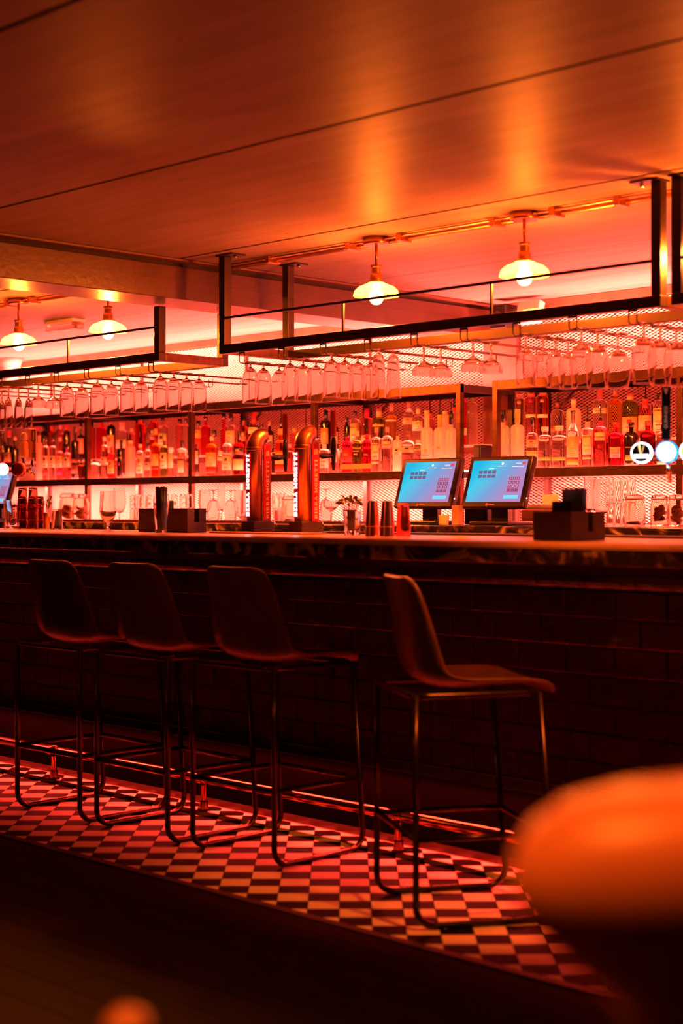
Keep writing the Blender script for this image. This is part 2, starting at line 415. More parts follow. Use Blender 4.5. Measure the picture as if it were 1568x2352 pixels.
MB().box(-9.0, -0.9, FACE + .006, FACE + .012, 0.02, 1.08).build('grout_bed', GROUT, bar)
def tilemesh(w, h, d=.008, b=.004):
    m = MB(); vs = [(0, d, 0), (w, d, 0), (w, d, h), (0, d, h), (0, .003, 0), (w, .003, 0), (w, .003, h), (0, .003, h), (b, 0, b), (w - b, 0, b), (w - b, 0, h - b), (b, 0, h - b)]
    m.add(vs, [(0, 1, 5, 4), (1, 2, 6, 5), (2, 3, 7, 6), (3, 0, 4, 7), (4, 5, 9, 8), (5, 6, 10, 9), (6, 7, 11, 10), (7, 4, 8, 11), (8, 9, 10, 11)]); return m.mesh('tile')
TWID, THGT = .2045, .0955
tme = tilemesh(TWID - .004, THGT - .004); tme.materials.append(TILE)
cnt = 0
zt = 0.983
for row in range(10):
    z = zt - (row + 1) * THGT
    off = -4.163 + (0.5 if row % 2 == 0 else 0) * TWID
    k0 = int((-7.2 - off) / TWID); 
    for k in range(k0, int((-1.5 - off) / TWID)):
        place(tme, 'tile', bar, (off + k * TWID + .002, FACE - .002, z + .002)); cnt += 1
# rounded cornice tiles above the field
m = MB(); q = [(0.0, .0), (-.012, .004), (-.022, .012), (-.028, .024), (-.028, .046), (0, .046)]
vs = [(.002, a, b) for a, b in q] + [(TWID - .002, a, b) for a, b in q]; n = len(q)
m.add(vs, [tuple(range(n))[::-1], tuple(range(n, 2 * n))] + [(i, (i + 1) % n, n + (i + 1) % n, n + i) for i in range(n)])
cme = m.mesh('cornice_tile'); cme.materials.append(TILE)
for k in range(-15, 14): place(cme, 'cornice_tile', bar, (-4.163 + k * TWID, FACE, .986))
m = MB().box(-9, -.9, FACE - .03, FACE + .006, 1.036, 1.079).build('head_board', P('head_board', (.06, .02, .015), .35), bar)
MB().box(-9.5, -.9, FACE - .074, FACE - .002, .2845, .290).build('led_lip', STEEL, bar)
MB().box(-9.5, -.9, FACE - .0045, FACE - .0022, .032, .284).build('shade_panel', P('matt_black', (.0012, .0008, .0008), .9, spec=.01), bar)  # near-black sheet added over the tiled base, shade put into its colour
MB().box(-9.5, -.9, FACE - .004, FACE + .01, 0.0005, .03).build('plinth', P('plinth', (.05, .02, .015), .3), bar)
# brass foot rail
RAIL = P('foot_rail_metal', (0.42, 0.16, 0.10), 0.16, 1.0)
fr = thing('foot_rail', 'round metal foot rail on brackets along the base of the bar', 'rail', (-5, 4.19, 0))
MB().tube([(-4.5, 0, .135), (4.4, 0, .135)], .019, 14).build('rail', RAIL, fr)
for px in (124, 468, 915, 1700):
    X = atX(px, 4.19) + 5
    b = MB().lathe([(.028, 0), (.028, .004), (.020, .010), (.018, .04), (.013, .045), (.013, .105), (.017, .112)], 14, (X, 0, 0.0005))
    b.tube([(X - .028, 0, .135), (X + .028, 0, .135)], .0235, 14); b.build('bracket', RAIL, fr)

# ================================================================== BAR STOOLS
LEATHER = P('stool_leather', (0.11, 0.042, 0.022), 0.33, noise=.3, nscale=12, bump=.15, bscale=90)
FRAME = P('stool_frame', (0.05, 0.03, 0.025), 0.25, 0.85)
def arc(cy, cz, r, a0, a1, n=6): return [(cy + r * cos(radians(a0 + (a1 - a0) * i / n)), cz + r * sin(radians(a0 + (a1 - a0) * i / n))) for i in range(n + 1)]
HWs, DPs = .222, .44
def shell_mesh():
    # centre-line profile (y, z), half width, curl (how far the sides wrap)
    pr = [(.455, .690, .185, .00), (.445, .712, .200, .004), (.41, .722, .210, .010), (.33, .722, .215, .018), (.24, .714, .216, .026), (.15, .708, .216, .034),
          (.09, .716, .214, .045), (.055, .745, .210, .052), (.040, .79, .203, .052), (.030, .85, .195, .046), (.018, .92, .184, .038), (.006, .985, .172, .030), (-.002, 1.02, .162, .022), (-.008, 1.040, .140, .014), (-.010, 1.048, .105, .008)]
    m = MB(); nu = 14; vs = []
    for i, (y, z, hw, cu) in enumerate(pr):
        j = min(i + 1, len(pr) - 1); k = max(i - 1, 0)
        ty, tz = pr[j][0] - pr[k][0], pr[j][1] - pr[k][1]; L = sqrt(ty * ty + tz * tz); ny, nz = -tz / L, ty / L
        if i < 6 and nz < 0: ny, nz = -ny, -nz
        if nz < 0 and ny < 0: ny, nz = -ny, -nz
        ny, nz = (abs(ny), abs(nz)) 
        for u in range(nu + 1):
            q = -1 + 2 * u / nu; c = cu * (abs(q) ** 3)
            vs.append((q * hw, y + ny * c, z + nz * c))
    fs = [(i * (nu + 1) + u, i * (nu + 1) + u + 1, (i + 1) * (nu + 1) + u + 1, (i + 1) * (nu + 1) + u) for i in range(len(pr) - 1) for u in range(nu)]
    m.add(vs, fs, True); return m
stools = []
def make_stool(label, loc, rz):
    t = thing('bar_stool', label, 'stool', loc, rz, 'bar stools along the counter')
    s = shell_mesh().build('seat_shell', LEATHER, t)
    mod = s.modifiers.new('solid', 'SOLIDIFY'); mod.thickness = .016; mod.offset = 0
    b = s.modifiers.new('sub', 'SUBSURF'); b.levels = 1; b.render_levels = 1
    for sx in (-1, 1):
        x = sx * HWs
        p = [(0.0, .70), (0.0, .068)] + [(.06 + a, b + 0.0) for a, b in arc(0, .071, .06, 180, 270)] + [(a, b) for a, b in arc(DPs - .06, .071, .06, 270, 360)] + [(DPs - .05, .70)]
        MB().tube([(x, a, b) for a, b in p], .0108, 10).build('sled_leg', FRAME, t)
        for yy in (.09, .35): MB().lathe([(.009, 0), (.011, .003), (.008, .007)], 8, (x, yy, .0005)).build('glide', BLACK, t)
    r = .0095
    MB().tube([(-HWs, 0, .27), (HWs, 0, .27)], r, 8).build('footrest_bar', FRAME, t)
    MB().tube([(-HWs, DPs - .018, .27), (HWs, DPs - .018, .27)], r, 10).build('footrest_bar', FRAME, t)
    MB().tube([(-HWs, 0, .27), (-HWs, DPs - .018, .27)], r, 8).build('footrest_bar', FRAME, t)
    MB().tube([(HWs, 0, .27), (HWs, DPs - .018, .27)], r, 8).build('footrest_bar', FRAME, t)
    rr = .05; rc = []
    for (cx, cy, a0) in ((HWs - rr, rr - .01, -90), (HWs - rr, DPs - .05 - rr, 0), (-HWs + rr, DPs - .05 - rr, 90), (-HWs + rr, rr - .01, 180)):
        rc += [(cx + rr * cos(radians(a0 + 18 * i)), cy + rr * sin(radians(a0 + 18 * i)), .697) for i in range(6)]
    rc.append(rc[0]); MB().tube(rc, .0105, 8, False).build('seat_ring', FRAME, t)
    return t
s0 = make_stool('leather shell bar stool leftmost of the row at the counter', (-5.38, 3.665, 0), 0)
def more_stool(label, loc, rz):
    c = copy_tree(s0); c['label'] = label; c.location = loc; c.rotation_euler = (0, 0, rz); return c
more_stool('leather shell bar stool second from the left, square to the counter', (-4.825, 3.667, 0), 0)
more_stool('leather shell bar stool third from the left, square to the counter', (-4.25, 3.68, 0), 0)
more_stool('leather shell bar stool turned askew, nearest on the right, seat top catching light', (-3.333, 3.555, 0), radians(-31))

# ================================================================== BACK COUNTER AND SHELVING
KZ = 1.178; KF = 5.62
bc = thing('back_counter', 'back counter with a dark marble edge under the bottle shelves', 'counter', (0, 0, 0))
MB().box(-11.9, 0.6, KF, 6.82, KZ - .045, KZ).build('worktop', MARB, bc, bevel=.006)
MB().box(-11.9, 0.6, KF + .05, 6.82, 0.0, KZ - .045).build('cabinet_body', P('cab', (.03, .016, .013), .6), bc)
SF, SB = 6.35, 6.76
Z1, Z2 = 1.467, 1.927
ACR = FROST('lit_acrylic', (.95, .80, .72), .75)
def shelving(x0, x1, ups, label, endcap):
    t = thing('shelving_unit', label, 'shelf', (0, 0, 0))
    for z, nm in ((Z1, 'shelf_rail'), (Z2, 'shelf_rail')):
        MB().box(x0, x1, SF, SF + .028, z - .048, z - .001).build(nm, STEELB, t, bevel=.002)
        MB().box(x0, x1, SB, SB + .025, z - .04, z - .004).build(nm, STEEL, t)
        for u in ups: MB().box(u - .014, u + .014, SF + .029, SB - .001, z - .044, z - .012).build('cross_rail', STEEL, t)
    xs = sorted([x0 + .001] + [u for u in ups if x0 < u < x1] + [x1 - .001])
    for a, b in zip(xs[:-1], xs[1:]):
        if b - a < .05: continue
        MB().box(a + .002, b - .002, SF + .001, SB + .05, Z1 - .0009, Z1 + .001).build('lit_shelf_plate', ACR, t)
        MB().box(a + .016, b - .016, SF + .024, SB + .02, Z2 - .010, Z2).build('top_shelf_plate', STEEL, t)
        MB().box(a + .02, b - .02, SB - .15, SB - .02, Z1 + .137, Z1 + .1445).build('step_plate', ACR, t)
        MB().box(a + .02, b - .02, SB - .02, SB - .005, Z1 + .10, Z1 + .137).build('step_rail', STEELB, t)
    for u in ups:
        MB().box(u - .017, u + .017, SF - .001, SF + .031, KZ + .0005, Z2 + .001).build('upright', STEELB, t, bevel=.002)
        MB().box(u - .015, u + .015, SB + .026, SB + .052, KZ + .0005, Z2).build('rear_upright', STEEL, t)
        MB().tube([(u + .016, SB + .038, Z2 - .20), (u + .20, SB + .038, Z2 - .012)], .009, 6).build('brace', STEELB, t)
    return t
shelving(-10.6, -5.479, [-9.98, -8.865, -7.745, -6.617, -5.496], 'long left steel shelving unit holding back-lit bottles on two tiers', 1)
shelving(-5.26, -2.6, [-5.243, -4.12, -2.99], 'right-hand steel shelving unit of back-lit bottles beside the wall pier', 0)

# ================================================================== BOTTLES
GC = {'clear': G('bottle_clear', (1, .96, .93)), 'pink': G('bottle_pink', (1, .62, .66)), 'red': G('bottle_red', (1, .25, .25)), 'magenta': G('bottle_magenta', (1, .2, .36)),
      'green': G('bottle_green', (.55, .68, .25)), 'yellow': G('bottle_yellow', (.98, .82, .30)), 'amber': G('bottle_amber', (.95, .42, .12)), 'darkred': G('bottle_darkred', (.60, .10, .10)),
      'dark': P('bottle_dark', (.012, .006, .006), .08, spec=.8), 'brown': G('bottle_brown', (.40, .18, .10)), 'frosted': FROST('bottle_frosted', (.93, .82, .76), .62), 'rose frosted': FROST('bottle_rose', (.95, .55, .50), .6)}
LC = {'cream': (.82, .62, .42), 'white': (.88, .78, .72), 'orange': (.85, .35, .10), 'black': (.015, .01, .01), 'red': (.75, .05, .05), 'gold': (.72, .45, .12), 'pink': (.9, .35, .42),
      'tan': (.70, .42, .22), 'peach': (.9, .5, .35), 'brown': (.2, .07, .04), 'magenta': (.85, .03, .2), 'green': (.25, .33, .08)}
def lab(c): return P('label_' + c, LC[c], .6, noise=.12, nscale=60)
def capm(c): return P('cap_' + c, LC[c], .35)
INK = {'black': P('ink_black', (.02, .01, .01), .6), 'red': P('ink_red', (.6, .03, .04), .6), 'gold': P('ink_gold', (.7, .42, .12), .4), 'white': P('ink_white', (.85, .75, .7), .6)}
def supr(r, e, t): return r if e == 2 else r / ((abs(cos(t)) ** e + abs(sin(t)) ** e) ** (1 / e))
def band(r, z0, z1, a0, a1, e=2, th=.0007, n=14):
    m = MB(); vs = []
    for i in range(n + 1):
        t = a0 + (a1 - a0) * i / n
        for rr in (supr(r, e, t) , supr(r, e, t) + th):
            for z in (z0, z1): vs.append((rr * cos(t), rr * sin(t), z))
    fs = []
    for i in range(n):
        a = 4 * i; b = a + 4
        fs += [(a + 2, b + 2, b + 3, a + 3), (a, a + 1, b + 1, b), (a + 1, a + 3, b + 3, b + 1), (a, b, b + 2, a + 2)]
    fs += [(0, 2, 3, 1), (4 * n, 4 * n + 1, 4 * n + 3, 4 * n + 2)]
    return m.add(vs, fs, True)
def wrap_text(txt, size, r, zc, ac, e=2, bold=0.0, vertical=False, maxw=None):
    me = text_mesh(txt, size, bold, .0002)
    w, c = text_w(me); k = 1.0
    if maxw and w > maxw: k = maxw / w
    for v in me.vertices:
        u = (v.co.x - c) * k; t = ac + u / r
        rr = supr(r, e, t) + .0013 + v.co.z
        v.co = (rr * cos(t), rr * sin(t), zc + v.co.y)
    return me
TIER = {'f': (6.47, Z1 + .0012), 'b': (6.665, Z1 + .145)}
allb = []
def bottle(px, ytop, w, ysh, row, glass, cap=None, label=None, pour=0, e=2, nr=.30, look='', txt=None, dot=None, sl=1.0, band2=None, y=None, z=None, liquid=None):
    Y, zb = TIER[row]
    if y: Y = y
    if z is not None: zb = z
    t = tdist(px, Y); r = w / 2 / F * t
    if e > 2: r *= .86
    X = atX(px, Y); top = min(zat(px, ytop, Y), Z2 - .050 - (pour / F * t)) - zb; sh = zat(px, ysh, Y) - zb
    caph = (cap[1] / F * t) if cap else 0
    rn = max(.009, r * nr); neck0 = min(sh + (r - rn) * 1.1 * sl, top - caph - .008)
    if neck0 < sh + .006: sh = neck0 - .01
    body_top = top - caph
    hs = neck0 - sh
    o = thing('bottle', '', 'bottle', (X, Y, zb))
    pr = [(r * .82, 0, e), (r * .95, .003, e), (r, .010, e), (r, sh * .5, e), (r, sh, e)]
    for i in range(1, 6):
        q = i / 6; s_ = sin(q * pi / 2)
        pr.append((rn + (r - rn) * (cos(q * pi / 2) if sl < 1.6 else (1 - q) ** 1.15), sh + hs * (s_ if sl < 1.6 else q), e + (2 - e) * q))
    pr += [(rn, neck0, 2), (rn, body_top - .008, 2), (rn * 1.18, body_top - .006, 2), (rn * 1.18, body_top, 2)]
    MB().lathe(pr, 20).build('glass', GC[glass], o)
    if cap:
        cr = rn * (1.32 if cap[0] != 'big' else 2)
        if len(cap) > 2: cr = rn * cap[2]
        MB().lathe([(cr, body_top - .004 + .0), (cr, top - .0015), (cr * .93, top)], 14).build('cap', capm(cap[0]), o)
    tp = top
    if pour:
        pr_ = [(.008, top), (.0085, top + .012), (.0035, top + .014), (.003, top + pour / F * t)]
        MB().lathe(pr_, 8).build('pourer', BLACK, o)
    ac = radians(-62)
    if label:
        for li, lb in enumerate([label] + ([band2] if band2 else [])):
            z0 = max(.004, zat(px, lb[2], Y) - zb); z1 = min(zat(px, lb[1], Y) - zb, sh + .002)
            if z1 > z0 + .003:
                if e > 2: a0, a1 = ac - .85, ac + .75
                else: a0, a1 = ac - 1.15, ac + 1.15
                lo = band(r + .0004, z0, z1, a0, a1, e).build('paper_label', lab(lb[0]), o)
                if li == 0 and z1 - z0 > .02:
                    pm = MB(); dd = z1 - z0; rr = r + .0012; q1 = ac - .62; q2 = ac + .62
                    for f0, f1, k1, k2 in ((.06, .075, 1, 1), (.92, .935, 1, 1), (.14, .19, .7, .7), (.24, .26, .5, .5), (.40, .44, .8, .8), (.48, .50, .6, .6)):
                        b_ = band(rr, z0 + dd * f0, z0 + dd * f1, ac - .62 * k1, ac + .62 * k2, e, .0003, 8); pm.add(b_.v, b_.f, True)
                    if not txt: b_ = band(rr, z0 + dd * .60, z0 + dd * .84, ac - .28, ac + .28, e, .0003, 6); pm.add(b_.v, b_.f, True)
                    pm.build('label_print', INK['gold' if lb[0] in ('black', 'brown') else random.choice(['black', 'red', 'gold'])], o)
    if dot:
        zc = zat(px, dot[1], Y) - zb; zz = min(zc, top)
        rr = r if zz < sh else rn + (r - rn) * max(0.15, cos((zz - sh) / max(hs, .001) * pi / 2))
        band(rr + .0014, zz - .009, zz + .009, ac - .009 / rr * 1.0, ac + .009 / rr, 2, n=4).build('seal', lab(dot[0]), o)
    if txt:
        for s_, ty, size, inkc in txt:
            me = wrap_text(s_, size, r + .0006, zat(px, ty, Y) - zb, ac, e, bold=size * .015, maxw=r * 1.9)
            place(me, 'lettering', o, mat=INK[inkc])
    allb.append((px, row, look or (glass + ' glass bottle'), o)); return o
B = bottle
# left end bays
B(6, 985, 18, 1020, 'b', 'dark', ('black', 8), look='dark bottle with black cap')
B(20, 989, 20, 1030, 'f', 'dark', ('red', 14, 1.6), ('tan', 1040, 1062), look='dark bottle with red cap')
B(34, 1004, 18, 1035, 'f', 'dark', ('tan', 6), look='dark bottle with tan cap')
B(90, 1000, 14, 1020, 'f', 'rose frosted', None, nr=.5, look='slim rose frosted bottle')
B(105, 1001, 16, 1030, 'f', 'clear', ('black', 12), ('cream', 1047, 1074), band2=('red', 1080, 1092), look='clear bottle with cream label, red foot')
B(121.5, 1000, 16, 1030, 'f', 'clear', ('black', 12), ('cream', 1047, 1074), look='clear bottle with cream label')
B(137.5, 1004, 15.5, 1042, 'f', 'pink', ('pink', 8), ('cream', 1047, 1074), band2=('magenta', 1078, 1092), look='pink bottle with cream label')
B(154.5, 1020, 17, 1046, 'f', 'pink', ('black', 9), ('cream', 1050, 1073), look='pink bottle, black-capped, cream label')
B(172.5, 980, 18, 1018, 'f', 'dark', ('black', 10), ('brown', 1055, 1063), band2=('brown', 1068, 1088), look='black bottle with brown bands')
B(187, 1055, 14, 1072, 'f', 'brown', ('black', 6), nr=.4, look='squat brown bottle')
B(84, 962, 14, 985, 'b', 'darkred', ('magenta', 8), look='dark red bottle')
B(101, 968, 15, 995, 'b', 'dark', ('black', 10), look='black bottle')
B(119, 960, 15, 990, 'b', 'amber', ('red', 10), look='amber bottle with red cap')
B(140, 968, 16, 1000, 'b', 'pink', ('pink', 8), look='pale pink bottle')
B(153, 966, 16, 995, 'b', 'dark', ('red', 12), look='black bottle with red capsule')
B(186, 972, 17, 1005, 'b', 'dark', ('black', 10), ('peach', 1007, 1042), look='black bottle with peach label')
# second bay
B(211, 964, 15, 985, 'b', 'amber', ('black', 9), look='amber bottle with black cap')
B(233, 965, 24, 982, 'b', 'magenta', ('red', 10, 1.2), nr=.34, sl=.6, look='wide magenta bottle')
B(255, 967, 20, 985, 'b', 'dark', ('gold', 5), ('cream', 1000, 1040), look='black bottle with cream label')
B(281, 970, 28, 994, 'b', 'clear', ('cream', 16, 1.8), ('white', 1010, 1030), nr=.28, sl=.6, look='broad clear decanter with cream stopper')
B(303, 985, 16, 1000, 'b', 'pink', ('peach', 6), look='pink bottle with peach cap')
B(219, 1056, 26, 1070, 'f', 'clear', ('black', 4), nr=.45, look='squat clear decanter')
B(239.5, 1003, 16, 1028, 'f', 'clear', ('white', 8), ('cream', 1050, 1068), look='clear bottle, cream label')
B(256, 1026, 17, 1046, 'f', 'red', ('red', 8), ('orange', 1056, 1088), look='red bottle with orange label')
B(278.5, 1010, 19, 1034, 'f', 'dark', ('black', 14, 1.15), e=5, nr=.38, sl=.8, dot=('magenta', 1066), txt=[('1801', 1052, .012, 'gold')], look='square black bottle, magenta seal')
B(299, 1012, 23, 1030, 'f', 'rose frosted', ('peach', 8, 1.1), nr=.5, look='rose frosted bottle')
B(322, 964, 25, 977, 'b', 'red', ('peach', 6), nr=.3, sl=.6, look='red bottle with clear neck')
B(353, 958, 20, 976, 'b', 'red', ('red', 6), ('black', 985, 1010), look='red bottle with dark portrait label')
B(374, 958, 22, 984, 'b', 'clear', ('black', 6), ('white', 996, 1030), nr=.34, look='clear bottle with white label')
B(413, 962, 20, 982, 'b', 'pink', ('black', 9), nr=.34, look='pink bottle with black cap')
B(426.5, 961, 14, 980, 'b', 'clear', ('black', 9), look='slim clear bottle, black cap')
B(322, 1020, 18, 1042, 'f', 'clear', ('cream', 6), ('cream', 1048, 1088), look='clear bottle with tall cream label')
B(339.5, 1018, 15, 1038, 'f', 'clear', ('black', 10), ('peach', 1062, 1080), look='clear bottle with peach label')
B(357, 985, 20, 1028, 'f', 'amber', ('orange', 12), ('orange', 1043, 1070), band2=('red', 1073, 1079), nr=.26, sl=1.3, look='long-necked amber bottle, orange label')
B(377, 996, 18, 1030, 'f', 'green', ('green', 14), ('cream', 1040, 1076), nr=.4, look='green bottle with cream label')
B(392, 1028, 12, 1040, 'f', 'clear', ('white', 8, 1.9), ('cream', 1040, 1075), look='slim clear bottle, cream label')
B(418, 1012, 23, 1034, 'f', 'clear', ('black', 15, 1.3), ('brown', 1040, 1054), band2=('peach', 1058, 1086), e=4, nr=.34, look='clear bottle, brown and peach labels')
B(449, 1020, 16, 1034, 'f', 'dark', ('black', 8), ('white', 1036, 1066), look='dark bottle with white label')
# third bay
B(455, 966, 18, 985, 'b', 'clear', ('black', 11, 1.5), ('gold', 988, 1006), band2=('red', 1008, 1035), look='clear bottle with gold and red labels')
B(472, 957, 21, 985, 'b', 'red', ('black', 6), nr=.34, look='red bottle with black cap')
B(492, 988, 14, 1000, 'b', 'clear', ('black', 14, 1.5), look='clear bottle with black cap')
B(514, 948, 15, 990, 'b', 'magenta', ('black', 10), nr=.5, look='slim magenta bottle')
B(530, 950, 24, 985, 'b', 'clear', ('black', 16), ('cream', 990, 1020), nr=.3, look='clear bottle with cream label')
B(560, 950, 20, 985, 'b', 'amber', ('brown', 10), ('brown', 992, 1014), pour=18, look='amber bottle with brown label and pourer')
B(583, 938, 26, 972, 'b', 'dark', ('red', 28, 1.4), ('white', 982, 996), nr=.3, look='dark bottle with tall red capsule')
B(486, 1003, 27, 1030, 'f', 'amber', ('white', 8, 1.2), ('tan', 1040, 1072), nr=.26, band2=('red', 1077, 1088), look='round-shouldered amber bottle')
B(506, 1036, 13, 1046, 'f', 'clear', ('white', 6), ('white', 1050, 1058), look='small clear bottle')
B(522.5, 1003, 25, 1028, 'f', 'clear', ('tan', 9), ('cream', 1047, 1080), nr=.28, look='clear bottle with cream label')
B(549, 990, 27, 1028, 'f', 'darkred', ('black', 19, 1.25), ('black', 1030, 1045), band2=('cream', 1055, 1080), nr=.28, look='dark red bottle, black and cream labels')
B(600, 975, 16, 990, 'b', 'dark', ('black', 8), look='slim black bottle')
B(619, 965, 18, 995, 'b', 'brown', ('brown', 12, 1.4), ('cream', 1000, 1030), look='brown bottle with cream label')
B(646, 966, 20, 998, 'b', 'brown', ('black', 10), ('brown', 1000, 1020), pour=25, nr=.38, look='brown bottle with pourer')
B(676, 985, 22, 1000, 'b', 'pink', ('orange', 8), look='pink bottle with orange cap')
B(702, 975, 20, 992, 'b', 'clear', ('white', 8), ('white', 1000, 1020), pour=45, look='clear bottle with long pourer')
B(628, 1040, 12, 1052, 'f', 'dark', ('black', 6), look='small black bottle')
B(645, 985, 26, 1020, 'f', 'amber', ('orange', 12, 1.4), ('gold', 1040, 1066), band2=('red', 1071, 1085), nr=.4, look='broad amber bottle, gold label')
B(664, 1020, 14, 1040, 'f', 'pink', ('pink', 6), look='slim pink bottle')
B(690, 1000, 22, 1025, 'f', 'pink', ('pink', 8), ('white', 1040, 1070), look='pink bottle with white label')
# fourth bay
B(748, 942, 28, 972, 'b', 'dark', ('black', 20, 1.25), ('orange', 984, 1020), nr=.34, e=3, look='black bottle with orange label')
B(769, 962, 16, 985, 'b', 'darkred', ('brown', 9), ('cream', 992, 1020), look='dark red bottle with cream label')
B(796, 958, 12, 980, 'b', 'dark', ('black', 9), nr=.5, look='slim black bottle')
B(815, 944, 27, 972, 'b', 'clear', ('black', 9, 1.2), ('cream', 974, 1019), e=4, nr=.34, sl=1.2, txt=[('BOMBAY', 982, .012, 'black')], look='square clear bottle with cream label')
B(842, 938, 27, 964, 'b', 'pink', ('magenta', 18, 1.5), ('white', 1000, 1018), nr=.3, look='pink bottle with magenta cap')
B(870, 937, 29, 966, 'b', 'green', ('cream', 20, 1.35), ('gold', 975, 980), nr=.32, sl=.8, look='round-shouldered green bottle, cream cap')
B(899, 921, 27, 965, 'b', 'yellow', ('cream', 18, 1.2), ('cream', 962, 968), nr=.28, look='tall yellow bottle with cream cap')
B(939, 908, 29, 952, 'b', 'clear', ('peach', 12), ('peach', 960, 975), nr=.26, sl=2, look='tall clear bottle with conical neck')
B(960, 935, 27, 965, 'b', 'clear', ('cream', 14, 1.3), ('white', 968, 990), nr=.3, look='clear bottle with cream stopper')
B(987, 945, 22, 962, 'b', 'pink', ('red', 8), pour=30, look='pink bottle with long pourer')
B(1022, 945, 30, 958, 'b', 'frosted', ('white', 5), look='broad frosted bottle')
B(1042, 925, 16, 945, 'b', 'clear', ('red', 9), pour=20, look='slim clear bottle with red cap')
B(744, 1020, 26, 1036, 'f', 'clear', ('white', 8), ('white', 1042, 1075), nr=.3, look='clear bottle with white label')
B(769, 1020, 24, 1034, 'f', 'clear', ('peach', 8), ('peach', 1036, 1062), band2=('red', 1066, 1082), e=4, look='clear bottle with peach and red labels')
B(797, 995, 24, 1022, 'f', 'magenta', ('black', 8), ('red', 1034, 1062), nr=.32, look='magenta bottle with red label', txt=[('NEILL', 1045, .010, 'white')])
B(820, 990, 24, 1020, 'f', 'green', ('cream', 10, 1.3), None, nr=.32, look='green bottle with white lettering', txt=[('WHITLEY', 1037, .009, 'white'), ('NEILL', 1044, .010, 'white')])
B(843, 997, 22, 1018, 'f', 'magenta', ('magenta', 8), None, pour=25, nr=.32, look='magenta bottle with pourer', txt=[('NEILL', 1045, .010, 'white')])
B(864, 982, 25, 1012, 'f', 'clear', ('pink', 10, 1.2), ('cream', 1018, 1056), e=5, nr=.3, look='square clear bottle, pink cap, cream label', band2=('peach', 1060, 1066), txt=[('BEEFEATER', 1022, .008, 'black')])
B(889, 981, 28, 1010, 'f', 'clear', ('pink', 9, 1.2), ('cream', 1014, 1030), e=3, nr=.28, look='clear bottle with pink cap', txt=[("Gordon's", 1022, .013, 'black')])
B(913, 992, 23, 1018, 'f', 'frosted', ('brown', 8), ('white', 1030, 1046), nr=.32, look='short frosted bottle')
B(937, 990, 31, 1022, 'f', 'clear', ('brown', 10), ('peach', 1027, 1040), nr=.24, sl=.8, look='round clear bottle with peach label')
B(960, 1010, 20, 1022, 'f', 'clear', ('white', 6), ('green', 1027, 1036), look='small clear bottle', txt=[('ABSOLUT', 1031, .009, 'black')])
B(980, 943, 28, 992, 'f', 'frosted', ('cream', 7, 1.1), None, nr=.42, sl=1.1, look='tall frosted bottle with cream top', txt=[('BELVEDERE', 1046, .008, 'black')], dot=('peach', 1036))
B(1010, 950, 30, 994, 'f', 'frosted', ('gold', 27, 1.2), None, pour=42, nr=.34, sl=1.0, look='tall frosted bottle with gold capsule', dot=('peach', 1030))
B(1036, 949, 27, 994, 'f', 'frosted', ('black', 25, 1.2), None, pour=26, nr=.34, sl=1.0, look='tall frosted bottle with black capsule')
# seen past the end upright of the left unit
B(1066, 900, 18, 916, 'b', 'magenta', ('magenta', 7), ('white', 984, 1000), look='magenta bottle')
B(1084, 905, 26, 932, 'b', 'clear', ('green', 8), None, nr=.3, look='clear bottle with green cap')
# right unit
B(1193.5, 890, 25, 907, 'b', 'clear', ('cream', 5), None, nr=.5, sl=.7, dot=('gold', 925), look='clear bottle with gold seal')
B(1220, 888, 25, 906, 'b', 'pink', ('peach', 5), ('white', 952, 960), nr=.5, sl=.7, dot=('magenta', 921), look='pink bottle with magenta seal')
B(1246.5, 888, 27, 906, 'b', 'amber', ('peach', 5), ('white', 952, 960), nr=.5, sl=.7, dot=('peach', 921), look='amber bottle with peach seal')
B(1280, 925, 33, 952, 'b', 'clear', ('brown', 8), ('brown', 978, 992), pour=22, nr=.22, sl=.8, look='round clear bottle with pourer')
B(1317, 916, 34, 948, 'b', 'frosted', ('cream', 12, 1.2), None, nr=.32, sl=.9, look='broad frosted bottle, cream cap')
B(1378, 892, 34, 930, 'b', 'clear', ('orange', 17, 1.3), ('cream', 938, 950), nr=.28, look='clear bottle with orange cap', txt=[("Gordon's", 944, .013, 'black')])
B(1413, 893, 34, 932, 'b', 'yellow', ('cream', 14, 1.2), None, nr=.28, dot=('red', 923), sl=1.1, look='tall yellow bottle with cream cap')
B(1447, 903, 37, 930, 'b', 'green', ('peach', 14, 1.35), ('peach', 958, 1000), nr=.30, sl=.8, look='green bottle with peach label')
B(1482, 908, 34, 932, 'b', 'pink', ('red', 9, 1.3), ('peach', 955, 990), nr=.3, pour=30, dot=('red', 934), look='pink bottle with red cap and pourer')
B(1514, 903, 37, 930, 'b', 'clear', ('black', 13, 1.3), ('cream', 938, 1005), e=5, nr=.30, sl=1.2, look='square clear bottle with cream label', txt=[('BOMBAY', 944, .013, 'black'), ('SAPPHIRE', 968, .009, 'black')])
B(1155, 942, 30, 988, 'f', 'frosted', ('black', 26, 1.2), None, nr=.36, look='tall frosted bottle with black capsule', txt=[('GREY GOOSE', 1047, .009, 'black')])
B(1188, 940, 31, 986, 'f', 'frosted', ('gold', 28, 1.2), None, nr=.36, look='tall frosted bottle with gold capsule', txt=[('GREY GOOSE', 1047, .009, 'black')])
B(1222, 958, 27, 1004, 'f', 'clear', ('black', 18, 1.2), ('peach', 1010, 1028), nr=.3, band2=('cream', 1036, 1060), look='clear bottle, black cap, peach label')
B(1251, 980, 31, 1006, 'f', 'clear', ('white', 8), ('gold', 1050, 1058), nr=.42, sl=.7, look='short-necked clear bottle', txt=[('ABSOLUT', 1022, .012, 'black'), ('VODKA', 1029, .011, 'black')])
